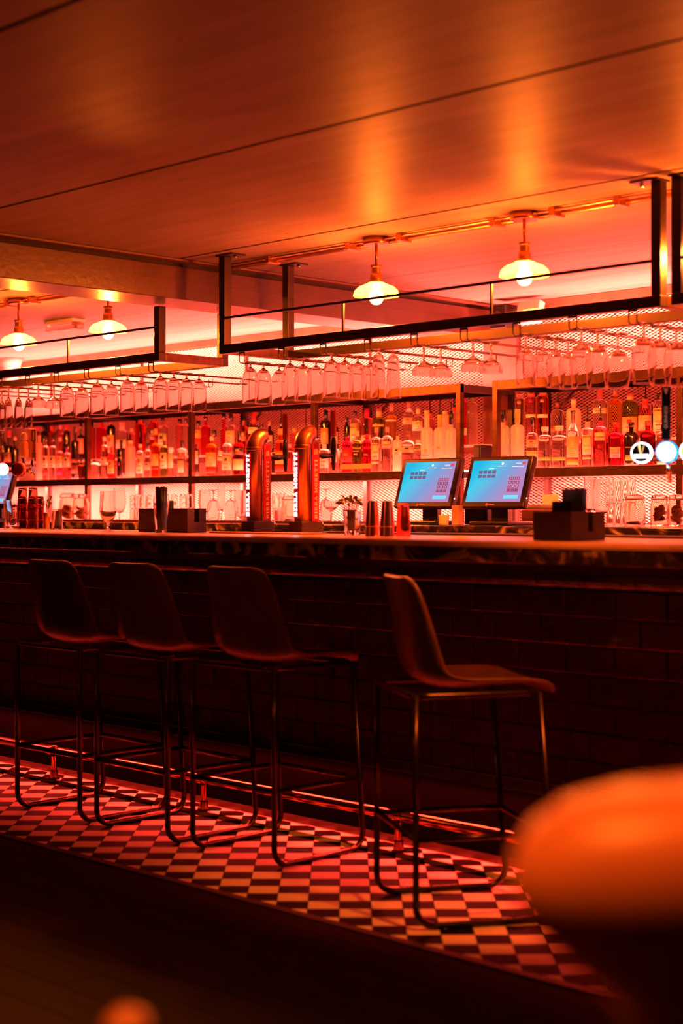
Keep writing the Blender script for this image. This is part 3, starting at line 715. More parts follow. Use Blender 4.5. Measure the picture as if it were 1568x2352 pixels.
B(1284, 978, 35, 1008, 'f', 'clear', ('white', 8), ('gold', 1050, 1058), nr=.42, sl=.7, look='broad clear bottle with black lettering', txt=[('ABSOLUT', 1021, .014, 'black'), ('VANILIA', 1029, .014, 'black')])
B(1315.5, 943, 29, 995, 'f', 'clear', ('black', 3), ('tan', 1003, 1051), nr=.30, sl=2.2, band2=('orange', 1056, 1068), look='conical clear bottle, tan label')
B(1349, 969, 30, 988, 'f', 'clear', ('pink', 10, 1.5), ('cream', 1000, 1044), e=5, nr=.28, pour=38, sl=.8, look='square clear bottle with pink collar', txt=[('BEEFEATER', 1004, .009, 'red')], band2=('peach', 1050, 1055))
B(1379, 966, 35, 988, 'f', 'pink', ('magenta', 9, 1.4), ('cream', 994, 1012), e=4, nr=.26, pour=38, sl=.8, look='pink bottle with magenta collar', txt=[("Gordon's", 1004, .015, 'black')], dot=('red', 1026))
B(1414, 970, 36, 1004, 'f', 'magenta', ('red', 10, 1.2), ('pink', 1027, 1052), e=3, nr=.36, look='magenta bottle with pink label', txt=[('WHITLEY NEILL', 1030, .008, 'white')])
B(1449.5, 970, 36, 1003, 'f', 'dark', ('black', 8, 1.3), ('gold', 1046, 1058), e=3, nr=.34, look='black bottle with gold label', txt=[('WHITLEY NEILL', 1028, .008, 'gold')])
B(1487, 966, 36, 1000, 'f', 'darkred', ('brown', 10, 1.3), None, e=3, nr=.34, look='dark red bottle behind the lit badges')
B(1524, 975, 32, 1003, 'f', 'clear', ('black', 9), ('white', 1060, 1080), nr=.34, look='clear bottle behind the lit badges')
def bayname(px):
    for lim, n_ in ((197, 'leftmost shelf bay'), (436, 'second shelf bay'), (718, 'third shelf bay'), (1115, 'fourth shelf bay'), (9999, 'right shelving unit')):
        if px < lim: return n_
grp = {}
for px, row, look, o in sorted(allb, key=lambda q: q[0]): grp.setdefault((bayname(px), row), []).append((look, o))
for (bn, row), L in grp.items():
    for i, (look, o) in enumerate(L):
        o['label'] = f"{look}, {ORD[i+1]} from left, {'front' if row == 'f' else 'back'} row, {bn}"
        o['group'] = f"{'front' if row == 'f' else 'back'} row bottles in the {bn}"
# ================================================================== BRACKET SHELF AND BOX IN THE GAP
cb = thing('black_box', 'matt black box on the lit shelf at the right end of the fourth bay', 'box', (0, 0, 0))
xa, xb = atX(1086, 6.50), atX(1103, 6.50)
MB().box(xa, xb, 6.50, 6.60, Z1 + .0012, Z1 + .136).build('casing', BLACK, cb, bevel=.004)
MB().box(xa + .008, xb - .008, 6.497, 6.50, Z1 + .01, Z1 + .126).build('front_plate', P('box_front', (.03, .015, .012), .4), cb)

# ================================================================== CEILING-HUNG GLASS RACKS
RB, RT = 1.955, 1.995                       # bottom rail z range
FY0, FY1 = 4.60, 4.64; GY0, GY1 = 4.99, 5.03
CH = [-5.272 + .2605 * k for k in range(9)]
CH0 = [-5.925 - .2605 * k for k in range(8)]
def rack(x0, x1, label, chans, smalls, topz0, rear_x1=None):
    t = thing('glass_rack', label, 'rack', (0, 0, 0), 0, 'ceiling hung glass racks')
    for (ya, yb) in ((FY0, FY1), (GY0, GY1)):
        MB().box(x0, x1, ya, yb, RB, RT).build('rail', STEEL, t, bevel=.002)
        for x in (x0, x1 - .04):
            MB().box(x, x + .04, ya, yb, RT + .0005, topz0(x) - .008).build('post', STEEL, t, bevel=.002)
            if topz0(x) > 2.3:
                xq = x if x == x0 else x - .075
                MB().box(xq, xq + .115, ya - .02, yb + .02, topz0(x) - .0075, topz0(x) - .0005).build('ceiling_plate', STEEL, t)
                MB().lathe([(.008, -.012), (.008, 0)], 6, ((x + .09) if x == x0 else x - .05, (ya + yb) / 2, topz0(x) - .008)).build('bolt', CHROME, t)
        zz = 2.118
        if ya > 4.8: continue
        MB().box(x0 + .04, x1 - .04, ya + .014, ya + .024, zz - .005, zz + .005).build('slim_rail', STEEL, t)
        for x in smalls: MB().box(x - .0045, x + .0045, ya + .0145, ya + .0235, RT, zz - .005).build('baluster', BLACK, t)
    for x in (x0, x1 - .04):
        MB().box(x, x + .04, FY1, GY0, RB, RT).build('end_rail', STEELB, t, bevel=.002)
    for X in chans:
        for sx in (-.017, .017):
            pts = [(X + sx, FY0 + .02, RB), (X + sx, FY0 + .02, 1.917), (X + sx, FY0 + .027, 1.909), (X + sx, 5.42, 1.909), (X + sx, 5.428, 1.917), (X + sx, 5.428, 1.95)]
            MB().tube(pts, .0026, 6).build('glass_channel_wire', STEELB, t)
        MB().tube([(X - .017, FY0 + .021, 1.9525), (X + .017, FY0 + .021, 1.9525)], .004, 6).build('channel_clip', STEEL, t)
    return t
lastx = CH[-1]
rack(-5.406, -3.060, 'middle steel glass rack hung from ceiling, in front of bright pendants', CH, [-4.63, -3.83], lambda x: CZ)
rack(-8.1, -5.838, 'left steel glass rack hung beneath the beam', CH0, [-6.60, -7.37], lambda x: 2.2215 if x > -6 else CZ)
rack(-3.018, -0.9, 'right steel glass rack entering the frame at the right edge', [-2.92 + .26 * k for k in range(5)], [-2.2, -1.5], lambda x: CZ)

# hanging glasses -------------------------------------------------
GLS2 = G('stemware_glass', (1, .98, .97), 0.0, 1.50)
def hollow(outer, inner):
    return outer + inner[::-1]
def wineprof(bowl, stem_h, foot_r, wall=.0020, stem_r=.0045):
    # bowl: (r, z) list measured from top of stem, upright
    o = [(0.0005, 0), (foot_r * .97, 0), (foot_r, .0012), (foot_r * .8, .003), (stem_r * 1.8, .006), (stem_r, .012), (stem_r, stem_h)]
    zb = stem_h
    o += [(r, zb + z) for r, z in bowl]
    i = [(max(.0005, r - wall), zb + z + (.003 if k < 2 else 0)) for k, (r, z) in enumerate(bowl)]
    i[0] = (.0005, zb + bowl[0][1] + .008)
    return o + i[::-1]
KIND = {
    'beer': (wineprof([(.008, .004), (.022, .014), (.0325, .034), (.037, .06), (.0378, .10), (.0365, .145), (.0368, .163)], .022, .034), 'stemmed beer glass'),
    'pilsner': (wineprof([(.010, .003), (.020, .010), (.0245, .030), (.027, .08), (.031, .14), (.0345, .183)], .014, .033), 'tall pilsner glass'),
    'coupe': (wineprof([(.007, .003), (.020, .012), (.040, .030), (.0475, .042), (.0470, .056), (.0455, .062)], .062, .036), 'wide coupe glass'),
    'wine': (wineprof([(.006, .004), (.022, .014), (.034, .034), (.0385, .06), (.038, .09), (.0345, .13), (.033, .142)], .050, .035), 'wine glass'),
    'bigwine': (wineprof([(.006, .004), (.026, .016), (.041, .045), (.0455, .08), (.043, .12), (.038, .16), (.037, .170)], .046, .038), 'large wine glass'),
    'balloon': (wineprof([(.006, .004), (.028, .014), (.046, .038), (.0525, .07), (.050, .10), (.042, .14), (.041, .148)], .058, .038), 'balloon gin glass'),
    'flute': (wineprof([(.006, .004), (.015, .02), (.0225, .06), (.0245, .11), (.0235, .16), (.023, .168)], .055, .030), 'champagne flute'),
}
KM = {}
for k, (pf, nm) in KIND.items():
    me = MB().lathe(pf, 24, closed=False).mesh(k); me.materials.append(GLS2); KM[k] = me
def hang(rackname, chan_i, X, kind, pxs, group, where):
    pxs = sorted(pxs); n_ = len(pxs)
    lastY = -9; rr_ = max(p[0] for p in KIND[kind][0])
    for j, px in enumerate(pxs):
        Y = max(4.672, atY(px, X), lastY + 2 * rr_ + .003); lastY = Y
        o = place(KM[kind], 'hanging_' + KIND[kind][1].replace(' ', '_'), None, (X, Y, 1.9155), (pi, 0, random.random() * 6))
        pos = ORD[j + 1] if n_ > 1 else 'front'
        tag(o, f"upturned {KIND[kind][1]}, {pos} from front on {where}", 'glass', group)
g1, g0 = 'glasses hanging from the middle rack', 'glasses hanging from the left rack'
rows1 = [('beer', [567, 604, 641]), ('beer', [646, 682, 716]), ('beer', [742, 777, 811, 845]), ('pilsner', [869, 903]), ('coupe', [973, 1012]),
         ('coupe', [1086, 1128]), ('wine', [1207, 1246, 1274, 1299]), ('bigwine', [1333, 1372]), ('bigwine', [1478, 1516, 1552])]
for k, (kind, pxs) in enumerate(rows1):
    hang('m', k, CH[k], kind, pxs, g1, f"middle rack's {ORD[k+1]} channel")
hang('m', 7, CH[7], 'balloon', [1418], g1, "middle rack's eighth channel")
S_ = COL.objects[-1]; S_['label'] = "upturned balloon gin glass, rearmost on middle rack's eighth channel"
rows0 = [('beer', [369, 397, 428, 457]), ('beer', [293, 324]), ('beer', [224, 256]), ('beer', [154, 188]), ('coupe', [88, 120]), ('flute', [19, 34, 56]), ('flute', [-50, -20, 0])]
for k, (kind, pxs) in enumerate(rows0):
    hang('l', k, CH0[k], kind, pxs, g0, f"left rack's {ORD[k+1]} channel from right")

# ================================================================== PENDANTS
BRASS = P('lamp_brass', (0.62, 0.26, 0.12), 0.28, 0.9)
OPALM = OPAL('opal_shade', (.40, .36, .28), .5)
BULB = E('bulb_glow', (1.0, 0.62, 0.22), 5.0, see=1)
pend = []
def pendant(X, Y, label):
    t = thing('pendant_lamp', label, 'lamp', (X, Y, CZ - .0005), 0, 'opal glass pendants over the bar')
    MB().lathe([(.054, -.030), (.056, -.027), (.056, 0)], 28).build('canopy', BRASS, t)
    MB().lathe([(.0065, -.118), (.0065, -.030)], 10).build('rod', BRASS, t)
    MB().lathe([(.016, -.118), (.024, -.116), (.024, -.124), (.020, -.128), (.020, -.150), (.023, -.152), (.026, -.158), (.026, -.180), (.030, -.184), (.030, -.192)][::-1], 20).build('lamp_holder', BRASS, t)
    o_ = [(.026, -.186), (.045, -.196), (.075, -.208), (.092, -.224), (.0985, -.246)]
    i_ = [(.0965, -.246), (.090, -.226), (.073, -.211), (.043, -.199), (.026, -.190)]
    MB().lathe((o_ + i_)[::-1], 40, closed=True).build('shade', OPALM, t)
    MB().lathe([(.0005, -.283), (.012, -.281), (.022, -.274), (.029, -.262), (.031, -.248), (.028, -.232), (.020, -.216), (.013, -.200), (.013, -.193)], 24).build('bulb', BULB, t)
    l = bpy.data.lights.new('bulb_light', 'POINT'); l.energy = 120; l.color = AMBER; l.shadow_soft_size = .022
    o = bpy.data.objects.new('bulb_light', l); COL.objects.link(o); o.parent = t; o.location = (0, 0, -.250)
    return t
YP = 4.77
pendant(atX(864, YP), YP, 'lit opal glass pendant lamp, left of the two beyond the beam')
pendant(atX(1204, YP), YP, 'lit opal glass pendant lamp, rightmost of the row')
pendant(atX(248, YP), YP, 'lit opal glass pendant lamp just under the beam, above the left rack')
pendant(atX(43, YP), YP, 'lit opal glass pendant lamp at far left, beside the emergency light')
pendant(-2.97, YP, 'lit opal glass pendant lamp beyond the right edge of view')
# conduit along the ceiling
cd = thing('ceiling_conduit', 'thin metal conduit clipped along the ceiling between the pendants', 'pipe', (0, 0, 0))
for x0, x1 in ((-11.5, BX0 - .06), (BX1 + .06, 0.5)):
    MB().tube([(x0, YP + .035, CZ - .018), (x1, YP + .035, CZ - .018)], .0095, 10).build('conduit_pipe', BRASS, cd)
    MB().tube([(x0, YP - .01, CZ - .012), (x1, YP - .01, CZ - .012)], .005, 8).build('conduit_pipe', BRASS, cd)
for px in (18, 72, 620, 803, 920, 1135, 1272, 1420):
    X = atX(px, YP); MB().box(X - .013, X + .013, YP - .02, YP + .055, CZ - .034, CZ - .0005).build('pipe_clip', BRASS, cd, bevel=.003)
# emergency light
el = thing('emergency_light', 'boxy emergency light fitting on the ceiling at far left', 'light fitting', (atX(148, 5.5), 5.5, CZ))
MB().box(-.15, .15, -.05, .05, -.02, -.0005).build('base_plate', P('white_plastic', (.8, .72, .65), .4), el, bevel=.006)
MB().box(-.145, .145, -.045, .045, -.065, -.0205).build('diffuser', G('diffuser', (1, .95, .85), .15, 1.3), el, bevel=.01)
# security camera at far left, speaker and flood lamp on the right
sc = thing('security_camera', 'white dome security camera on the back wall at far left', 'camera', (atX(24, 6.6), 6.6, 2.3))
MB().lathe([(.03, -.12), (.05, -.10), (.058, -.05), (.066, .0), (.08, .06), (.10, .098)], 24).build('housing', P('white_plastic', (.8, .72, .65), .4), sc)
MB().lathe([(.0005, -.14), (.020, -.135), (.028, -.122), (.03, -.119)], 18).build('lens', BLACK, sc)
sc2 = sc
sp = thing('small_speaker', 'small black speaker high on back wall beside the beam', 'speaker', (atX(1155, 6.66), 6.66, 2.30))
MB().box(-.055, .055, -.05, .06, -.06, .07).build('cabinet', BLACK, sp, bevel=.006)
MB().tube([(0, -.051, 0.0), (0, -.058, 0.0)], [.034, .030], 18).build('cone', P('cone', (.06, .03, .03), .5), sp)
MB().box(-.01, .01, .06, .25, -.01, .01).build('wall_bracket', STEEL, sp)
fl = thing('wall_floodlight', 'pale square wall floodlight high up right of the small speaker', 'light fitting', (atX(1216, 6.66), 6.66, 2.315))
WHT = P('white_plastic', (.8, .72, .65), .4)
MB().box(-.075, .075, -.02, .03, -.06, .06).build('housing', WHT, fl, rot=(radians(-14), 0, 0), bevel=.006)
MB().lathe([(.0005, .03), (.02, .028), (.034, .016), (.038, 0)], 18).build('sensor_dome', P('sensor', (.95, .9, .85), .3), fl, loc=(0.01, -.018, -.03), rot=(radians(90), 0, 0))
MB().box(-.02, .02, .03, .14, -.01, .03).build('wall_bracket', STEEL, fl)

# ================================================================== BEER TAPS
COPPER = P('brushed_copper', (0.85, 0.34, 0.16), 0.33, 1.0, noise=.1, nscale=30)
REDP = P('red_enamel', (0.50, 0.008, 0.015), 0.3)
GOLDT = P('gold_letter', (1.0, 0.80, 0.62), 0.4)
LITW = E('lit_white', (1.0, 0.93, 0.95), 4.0)
ACRY = G('clear_acrylic', (1, .97, .97), 0.0, 1.49)
def slab_text(txt, h, depth=.0008):
    """blocky slab-serif capitals drawn as bars; returns an MB with letters along +x, height along +y"""
    m = MB(); x = 0; T = h * .24; s = h * .13; Wd = h * .86
    def bar(x0, y0, x1, y1): m.box(x + x0, x + x1, y0, y1, 0, depth)
    def dia(x0, y0, x1, y1, w):
        k = len(m.v); p = [(x + x0, y0), (x + x0 + w, y0), (x + x1 + w, y1), (x + x1, y1)]
        m.prism(p, 0, depth)
    for ch in txt:
        w = Wd
        if ch == ' ': x += h * .55; continue
        if ch == 'I':
            w = h * .5; bar(0, 0, w, s); bar(0, h - s, w, h); bar(w / 2 - T / 2, s, w / 2 + T / 2, h - s)
        elif ch in 'BR':
            bar(0, 0, T + s, s); bar(0, h - s, w * .75, h); bar(s * .6, s, s * .6 + T, h - s); bar(T, h * .45, w * .75, h * .45 + s)
            bar(w * .68, h * .5, w * .68 + T * .8, h - s * .8)
            if ch == 'B': bar(T, 0, w * .78, s); bar(w * .72, s * .8, w * .72 + T * .9, h * .5)
            else: dia(w * .62, s, w * .45, h * .45, T * .8); bar(w * .6, 0, w * 1.02, s)
        elif ch == 'A':
            dia(0 + s, 0, w * .40, h, T * .55); dia(w * .74, 0, w * .40, h, T * .95); bar(w * .25, h * .3, w * .75, h * .3 + s * .8); bar(-s * .2, 0, w * .38, s); bar(w * .62, 0, w * 1.05, s)
        elif ch == 'M':
            w = h * 1.1; bar(0, 0, T + s, s); bar(w - T - s, 0, w, s); bar(0, h - s, T, h); bar(w - T, h - s, w, h)
            bar(s * .5, s, s * .5 + T * .7, h - s); bar(w - T - s * .1, s, w - s * .5, h - s); dia(w * .40, h * .1, s, h, T * .8); dia(w * .40, h * .1, w - T * 1.1, h, T * .8)
        elif ch == 'O':
            r = h / 2; n_ = 20; vs = []
            for i in range(n_):
                a = 2 * pi * i / n_
                for (ra, rb_) in ((w * .5, r), (w * .5 - T * .95, r - s)):
                    for z in (0, depth): vs.append((x + w / 2 + ra * cos(a), r + rb_ * sin(a), z))
            fs = []
            for i in range(n_):
                a = 4 * i; b = 4 * ((i + 1) % n_)
                fs += [(a + 1, b + 1, b + 3, a + 3), (a, a + 2, b + 2, b), (a, b, b + 1, a + 1), (a + 2, a + 3, b + 3, b + 2)]
            m.add(vs, fs)
        elif ch == 'E':
            bar(0, 0, w * .9, s); bar(0, h - s, w * .9, h); bar(s * .6, s, s * .6 + T, h - s); bar(T, h * .44, w * .65, h * .44 + s); bar(w * .8, s, w * .9, h * .28); bar(w * .8, h * .72, w * .9, h - s)
        elif ch == 'T':
            bar(0, h - s, w * .9, h); bar(w * .45 - T / 2, s, w * .45 + T / 2, h - s); bar(w * .2, 0, w * .7, s); bar(0, h * .68, w * .11, h - s); bar(w * .79, h * .68, w * .9, h - s)
        x += w + h * .14
    m.width = x - h * .14
    return m
ytap = 4.60
def tap_tower(px, label):
    X = atX(px, ytap)
    t = thing('beer_tap_tower', label, 'beer tap', (X, ytap, BZ + .002), 0, 'pair of copper beer tap towers')
    # base block, column standing with its long side along Y
    MB().box(-.040, .040, -.062, .062, 0, .050).build('base_block', P('tap_base', (.05, .022, .02), .4), t, bevel=.004)
    n_ = 20; H = .375
    def oval(a, b, zz): return [(a * cos(2 * pi * i / n_), -.018 + b * sin(2 * pi * i / n_), zz) for i in range(n_)]
    m = MB(); vs = []
    ring = [oval(.036, .036, .0505), oval(.036, .036, H)]
    # elbow bending toward the staff side (+Y)
    for k in range(1, 9):
        a = radians(90 * k / 8); R = .050; cy, cz = .032, H
        ring.append([(x, cy - (R + (-(yy - (-.018)))) * cos(a), cz + (R + (-(yy - (-.018)))) * sin(a)) for (x, yy, _) in oval(.036, .036, 0)])
    for r_ in ring: vs += r_
    fs = [(i * n_ + k, i * n_ + (k + 1) % n_, (i + 1) * n_ + (k + 1) % n_, (i + 1) * n_ + k) for i in range(len(ring) - 1) for k in range(n_)]
    m.add(vs, fs, True); m.f += [tuple(range(n_))[::-1], tuple(len(ring) * n_ - n_ + i for i in range(n_))]; m.sm += [False, False]
    m.build('column', COPPER, t)
    MB().lathe([(.037, H - .016), (.0385, H - .014), (.0385, H - .002), (.037, H)], 24, (0, -.018, 0)).build('collar_ring', COPPER, t)
    # illuminated lettering strip on the customer side
    MB().box(-.012, .012, -.0585, -.0545, .066, .350).build('light_strip_backing', REDP, t)
    # red panel on the side, lettering reading upward
    pn = MB().prism([(.0, 0)] * 0 + [(-.008, -.0), (.030, 0), (.030, .0), (-.008, .0)], 0, 0) if False else MB().box(.0385, .0425, -.002, .038, .0505, .385)
    pn.box(.0345, .0385, -.000, .036, .0505, .380)
    panel = pn.build('red_panel', REDP, t, bevel=.001)
    lt = slab_text('BIRRA MORETTI', .0165)
    k = .252 / lt.width
    lm = MB(); lm.v = [(v[0] * k, v[1], v[2]) for v in lt.v]; lm.f = lt.f; lm.sm = lt.sm
    lm.build('lettering', GOLDT, panel, loc=(.0426, .0275, .062), rot=eul(M_UP_SIDE))
    for s_, dy in (('DAL', .013), ('1859', .025)):
        me = text_mesh(s_, .0115, .0004, .0003); place(me, 'lettering', panel, (.0429, dy, .346), eul(M_UP_SIDE), GOLDT)
    l2 = slab_text('BIRRA MORETTI', .017, .003)
    k = .27 / l2.width; lm = MB(); lm.v = [(v[0] * k, v[1], v[2]) for v in l2.v]; lm.f = l2.f; lm.sm = l2.sm
    lm.build('lit_lettering', LITW, t, loc=(.0085, -.0586, .072), rot=eul(M_UP_FRONT))
    # clear acrylic fin at the staff side
    fin = [(.042, 0), (.100, 0), (.098, .018), (.082, .045), (.066, .09), (.062, .15), (.062, .36), (.070, .385), (.060, .405), (.042, .40)]
    m = MB(); n2 = len(fin); vs = [(-.012, a, b) for a, b in fin] + [(.022, a, b) for a, b in fin]
    m.add(vs, [tuple(range(n2)), tuple(range(n2, 2 * n2))[::-1]] + [(i, n2 + i, n2 + (i + 1) % n2, (i + 1) % n2) for i in range(n2)])
    m.build('acrylic_fin', ACRY, t)
    # faucet and handles
    MB().tube([(0, .063, .335), (0, .085, .335), (0, .105, .332), (0, .155, .335)], [.014, .010, .013, .010], 12).build('faucet_arm', BLACK, t)
    MB().lathe([(.006, .270), (.009, .30), (.011, .335), (.0135, .36), (.012, .40), (.008, .415)], 14, (0, .165, 0)).build('faucet_body', BLACK, t)
    h = MB().box(-.014, .014, .158, .172, .416, .530).build('tall_handle', P('handle_red', (.45, .05, .03), .25), t, bevel=.005)
    return t
tap_tower(592, 'copper beer tap tower with illuminated lettering, left of the pair')
tap_tower(702, 'copper beer tap tower with illuminated lettering, right of the pair')
# right-hand tap font with lit round badges
def disc(r, th, n=36): return MB().tube([(0, 0, 0), (0, th, 0)], r, n)
YR = 4.50
def badge_font(name, label, px_list, zc, group=None):
    pass
rf = thing('tap_font', 'chrome tap font at right edge with round lit badges and black handle', 'beer tap', (0, 0, 0))
zc = zat(1472, 1040, YR)
xr0 = atX(1465, YR + .1); xr1 = -2.35
MB().tube([(xr0, YR + .1, zc - .012), (xr1, YR + .1, zc - .012)], .016, 14).build('crossbar', CHROME, rf)
MB().lathe([(.05, 0), (.05, .008), (.025, .014), (.022, zc - BZ - .03)], 20, (xr1 + .1, YR + .1, BZ + .001)).build('column', CHROME, rf)
def badge(px, py, r, face, rim, parent, extra=None):
    X = atX(px, YR); z = zat(px, py, YR)
    import mathutils
    e = bpy.data.objects.new('badge', disc(r, .020).mesh('badge')); COL.objects.link(e); e.data.materials.append(rim)
    e.parent = parent; e.location = (X, YR, z); e.rotation_euler = (0, 0, radians(22))
    f = disc(r * .86, .002).build('badge_face', face, e, loc=(0, -.0022, 0))
    MB().tube([(0, .0205, 0), (0, .1, -.01)], .012, 10).build('badge_stem', CHROME, e)
    return e
b1 = badge(1472, 1040, .036, P('badge_black', (.02, .02, .03), .3), LITW, rf)
m = MB(); m.box(-.026, .026, -.0045, -.0025, -.018, -.006); m.build('lit_band', LITW, b1)
m = MB(); m.add([(-.012, -.0045, .032), (-.002, -.0045, .028), (-.001, -.0045, -.002), (.001, -.0045, -.002), (.010, -.0045, .026), (.014, -.0045, .033), (.002, -.0045, -.006), (-.003, -.0045, -.006)], [(0, 1, 2, 7), (3, 4, 5, 6), (2, 3, 6, 7)]); m.build('emblem', E('lit_gold', (1, .55, .2), 2.0), b1)
b2 = badge(1530, 1038, .037, LITW, E('lit_blue', (.0, .45, 1.0), 1.6), rf)
b3 = badge(1585, 1036, .036, E('lit_green', (.55, .85, .12), 1.5), LITW, rf)
X = atX(1529, YR + .1); z0 = zat(1529, 1010, YR + .1); z1 = zat(1529, 888, YR + .1)
hd = MB(); w2 = .0155
hd.prism([(-w2, -.008), (w2, -.008), (w2, .008), (-w2, .008)], z0, z1)
hh = hd.build('tap_handle', P('handle_black', (.01, .008, .01), .2), rf, loc=(X, YR + .1, 0), rot=(0, 0, radians(28)), bevel=.003)
me = text_mesh('GUINNESS', .0165, .0003, .0003); place(me, 'lettering', hh, (0.001, -.0086, z0 + (z1 - z0) * .42), eul(M_UP_FRONT), P('handle_gold', (.85, .6, .35), .35))
m = MB(); m.add([(-.008, -.0088, z1 - .006), (.008, -.0088, z1 - .006), (.003, -.0088, z1 - .026), (-.001, -.0088, z1 - .026)], [(0, 3, 2, 1)]); m.build('emblem', P('handle_gold', (.85, .6, .35), .35), hh)
MB().tube([(X, YR + .1, z0), (X, YR + .1, zc + .004)], .007, 10).build('handle_stem', CHROME, rf)
MB().tube([(X + .01, YR + .1, zc - .028), (X + .01, YR + .1, zc - .06), (X + .01, YR + .11, zc - .10)], [.010, .008, .007], 10).build('spout', CHROME, rf)
# left-hand tap font
lf = thing('tap_font', 'chrome tap font at left edge with red round lens and painted handles', 'beer tap', (0, 0, 0))
YL = 4.50; zl = zat(40, 1078, YL)
MB().tube([(atX(-70, YL + .1), YL + .1, zl), (atX(78, YL + .1), YL + .1, zl)], .016, 14).build('crossbar', CHROME, lf)
MB().lathe([(.05, 0), (.05, .008), (.025, .014), (.022, zl - BZ - .01)], 20, (atX(-50, YL + .1), YL + .1, BZ + .001)).build('column', CHROME, lf)
def lens(px, py, r, mat_, nm):
    e = disc(r, .022).build(nm, mat_, lf, loc=(atX(px, YL), YL, zat(px, py, YL)), rot=(0, 0, radians(22)))
    MB().tube([(0, .0225, 0), (0, .1, 0)], .013, 10).build('lens_stem', BRASS, e); return e
lens(3, 1078, .031, LITW, 'lit_badge')
e = lens(40, 1078, .038, P('red_lens', (.55, .05, .04), .08, coat=1), 'round_lens')
MB().lathe([(.0005, .004), (.02, .0034), (.033, .001), (.036, 0)], 30).build('lens_cover', G('lens_glass', (1, .5, .45)), e, rot=(pi/2, 0, 0), loc=(0, -.001, 0))
# handle with a rounded orange figure-like knob, and a flat lettered paddle
X = atX(55, YL + .1); zb = zl + .016
MB().lathe([(.008, 0), (.012, .02), (.008, .035), (.014, .05)], 12, (X, YL + .1, zb)).build('handle_stem', CHROME, lf)
MB().lathe([(.018, .052), (.022, .056), (.024, .08), (.021, .105), (.023, .118), (.019, .132), (.010, .137)], 16, (X, YL + .1, zb)).build('orange_handle', P('orange_paint', (.85, .42, .10), .35), lf)
MB().lathe([(.010, .136), (.017, .142), (.020, .155), (.018, .168), (.010, .178), (.0005, .180)], 16, (X, YL + .1, zb)).build('handle_knob', P('bone_paint', (.75, .5, .33), .4), lf)
X = atX(75, YL + .1)
MB().lathe([(.010, -.05), (.013, -.03), (.009, 0), (.012, .02), (.007, .03), (.007, .045)], 12, (X, YL + .1, zb)).build('handle_stem', CHROME, lf)
pd = MB().box(-.019, .019, -.006, .006, .045, .195).build('paddle_handle', P('orange_board', (.92, .45, .15), .4), lf, loc=(X, YL + .1, zb), rot=(0, 0, radians(40)), bevel=.002)
MB().box(-.004, .018, -.0072, -.0062, .13, .19).build('olive_panel', P('olive', (.20, .17, .08), .5), pd)
MB().box(.003, .010, -.0082, -.0073, .137, .183).build('olive_stripe', P('orange_board', (.92, .45, .15), .4), pd)
MB().box(-.002, .018, -.0072, -.0062, .046, .072).build('olive_panel', P('olive', (.20, .17, .08), .5), pd)
me = text_mesh('BRIXTON', .0155, .0003, .0003); place(me, 'lettering', pd, (.008, -.0066, .102), eul(M_DOWN_FRONT), INK['black'])
# ================================================================== THINGS ON THE BAR TOP
BT = BZ + .002
def onbar(px, ybase): # depth on the bar top from the pixel row of the base
    return min(BR - .06, (HC - BT) * F * ray(px)[1] / (ybase - HZ))
def tumbler_prof(r0, r1, h, wall=.002, base=.010):
    return [(.0005, 0), (r0 * .96, 0), (r0, .002), (r1, h), (r1 - wall, h), (r0 - wall, base), (.0005, base)]
def glass_obj(name, prof, mat_, loc, label, cat='glass', group=None, flip=False, n=28):
    o = MB().lathe(prof, n).build(name, mat_, None, loc=loc, rot=(pi, 0, 0) if flip else None)
    return tag(o, label, cat, group)
# cut tumbler at far left
Y = 4.62
def W(px, Y, w): return w / 2 / F * tdist(px, Y)
glass_obj('cut_tumbler', tumbler_prof(W(28, Y, 32), W(28, Y, 36), (1213 - 1147) / F * tdist(28, Y), .004, .014), GLS, (atX(26, Y), Y, BT), 'cut glass tumbler at the far left end of the bar top')
# stacked upturned highballs
def stack(px, Y, w, ytops, label_base, mat_, group, liquid=None):
    t_ = tdist(px, Y); hs = [(1216 - y_) / F * t_ for y_ in ytops]
    for i, h in enumerate(ytops):
        pass
hb = W(50, Y, 30)
def highball_mesh(r_open, r_base, h, mat_, name='highball'):
    me = MB().lathe([(.0005, 0), (r_base * .95, 0), (r_base, .003), (r_open, h), (r_open - .0018, h), (r_base - .0018, .012), (.0005, .012)], 24).mesh(name); me.materials.append(mat_); return me
PINKG = G('pink_glass', (1, .66, .62), 0, 1.4); LITE = G('light_glass', (1, .97, .95), 0, 1.4); SMOKE = G('smoke_glass', (.90, .70, .62), 0, 1.45)
for px, mt, nm in ((52, SMOKE, 'smoky'), (76, SMOKE, 'smoky'), (90, PINKG, 'pink')):
    t_ = tdist(px, Y); h = .125; me = highball_mesh(.0300, .0215, h, mt)
    yy = Y if px != 90 else 4.665
    for lv in range(3 if px != 90 else 2):
        z = BT + h + lv * .046
        o = place(me, 'highball_glass', None, (atX(px, yy), yy, z), (pi, 0, 0))
        which = ('left' if px == 52 else 'middle' if px == 76 else 'right')
        tag(o, f"{nm} upturned highball, {['bottom', 'second', 'top'][lv]} of the {which} stack at far left of bar", 'glass', 'stacked highballs at the left end of the bar')
glass_obj('ribbed_glass', [(.0005, 0), (.020, 0), (.0215, .002), (.0315, .105), (.0295, .105), (.0195, .010), (.0005, .010)], GLS, (atX(131, 4.6), 4.6, BT + .105), 'upturned ribbed rocks glass right of the highball stacks', flip=True)
o = MB().lathe([(.016, 0), (.016, .085), (.015, .087)], 18).build('metal_tin', P('tin', (.6, .3, .15), .3, .9), None, loc=(atX(107, 4.70), 4.70, BT)); tag(o, 'small brassy metal tin between the highballs and ribbed glass', 'tin')
mv = MB()
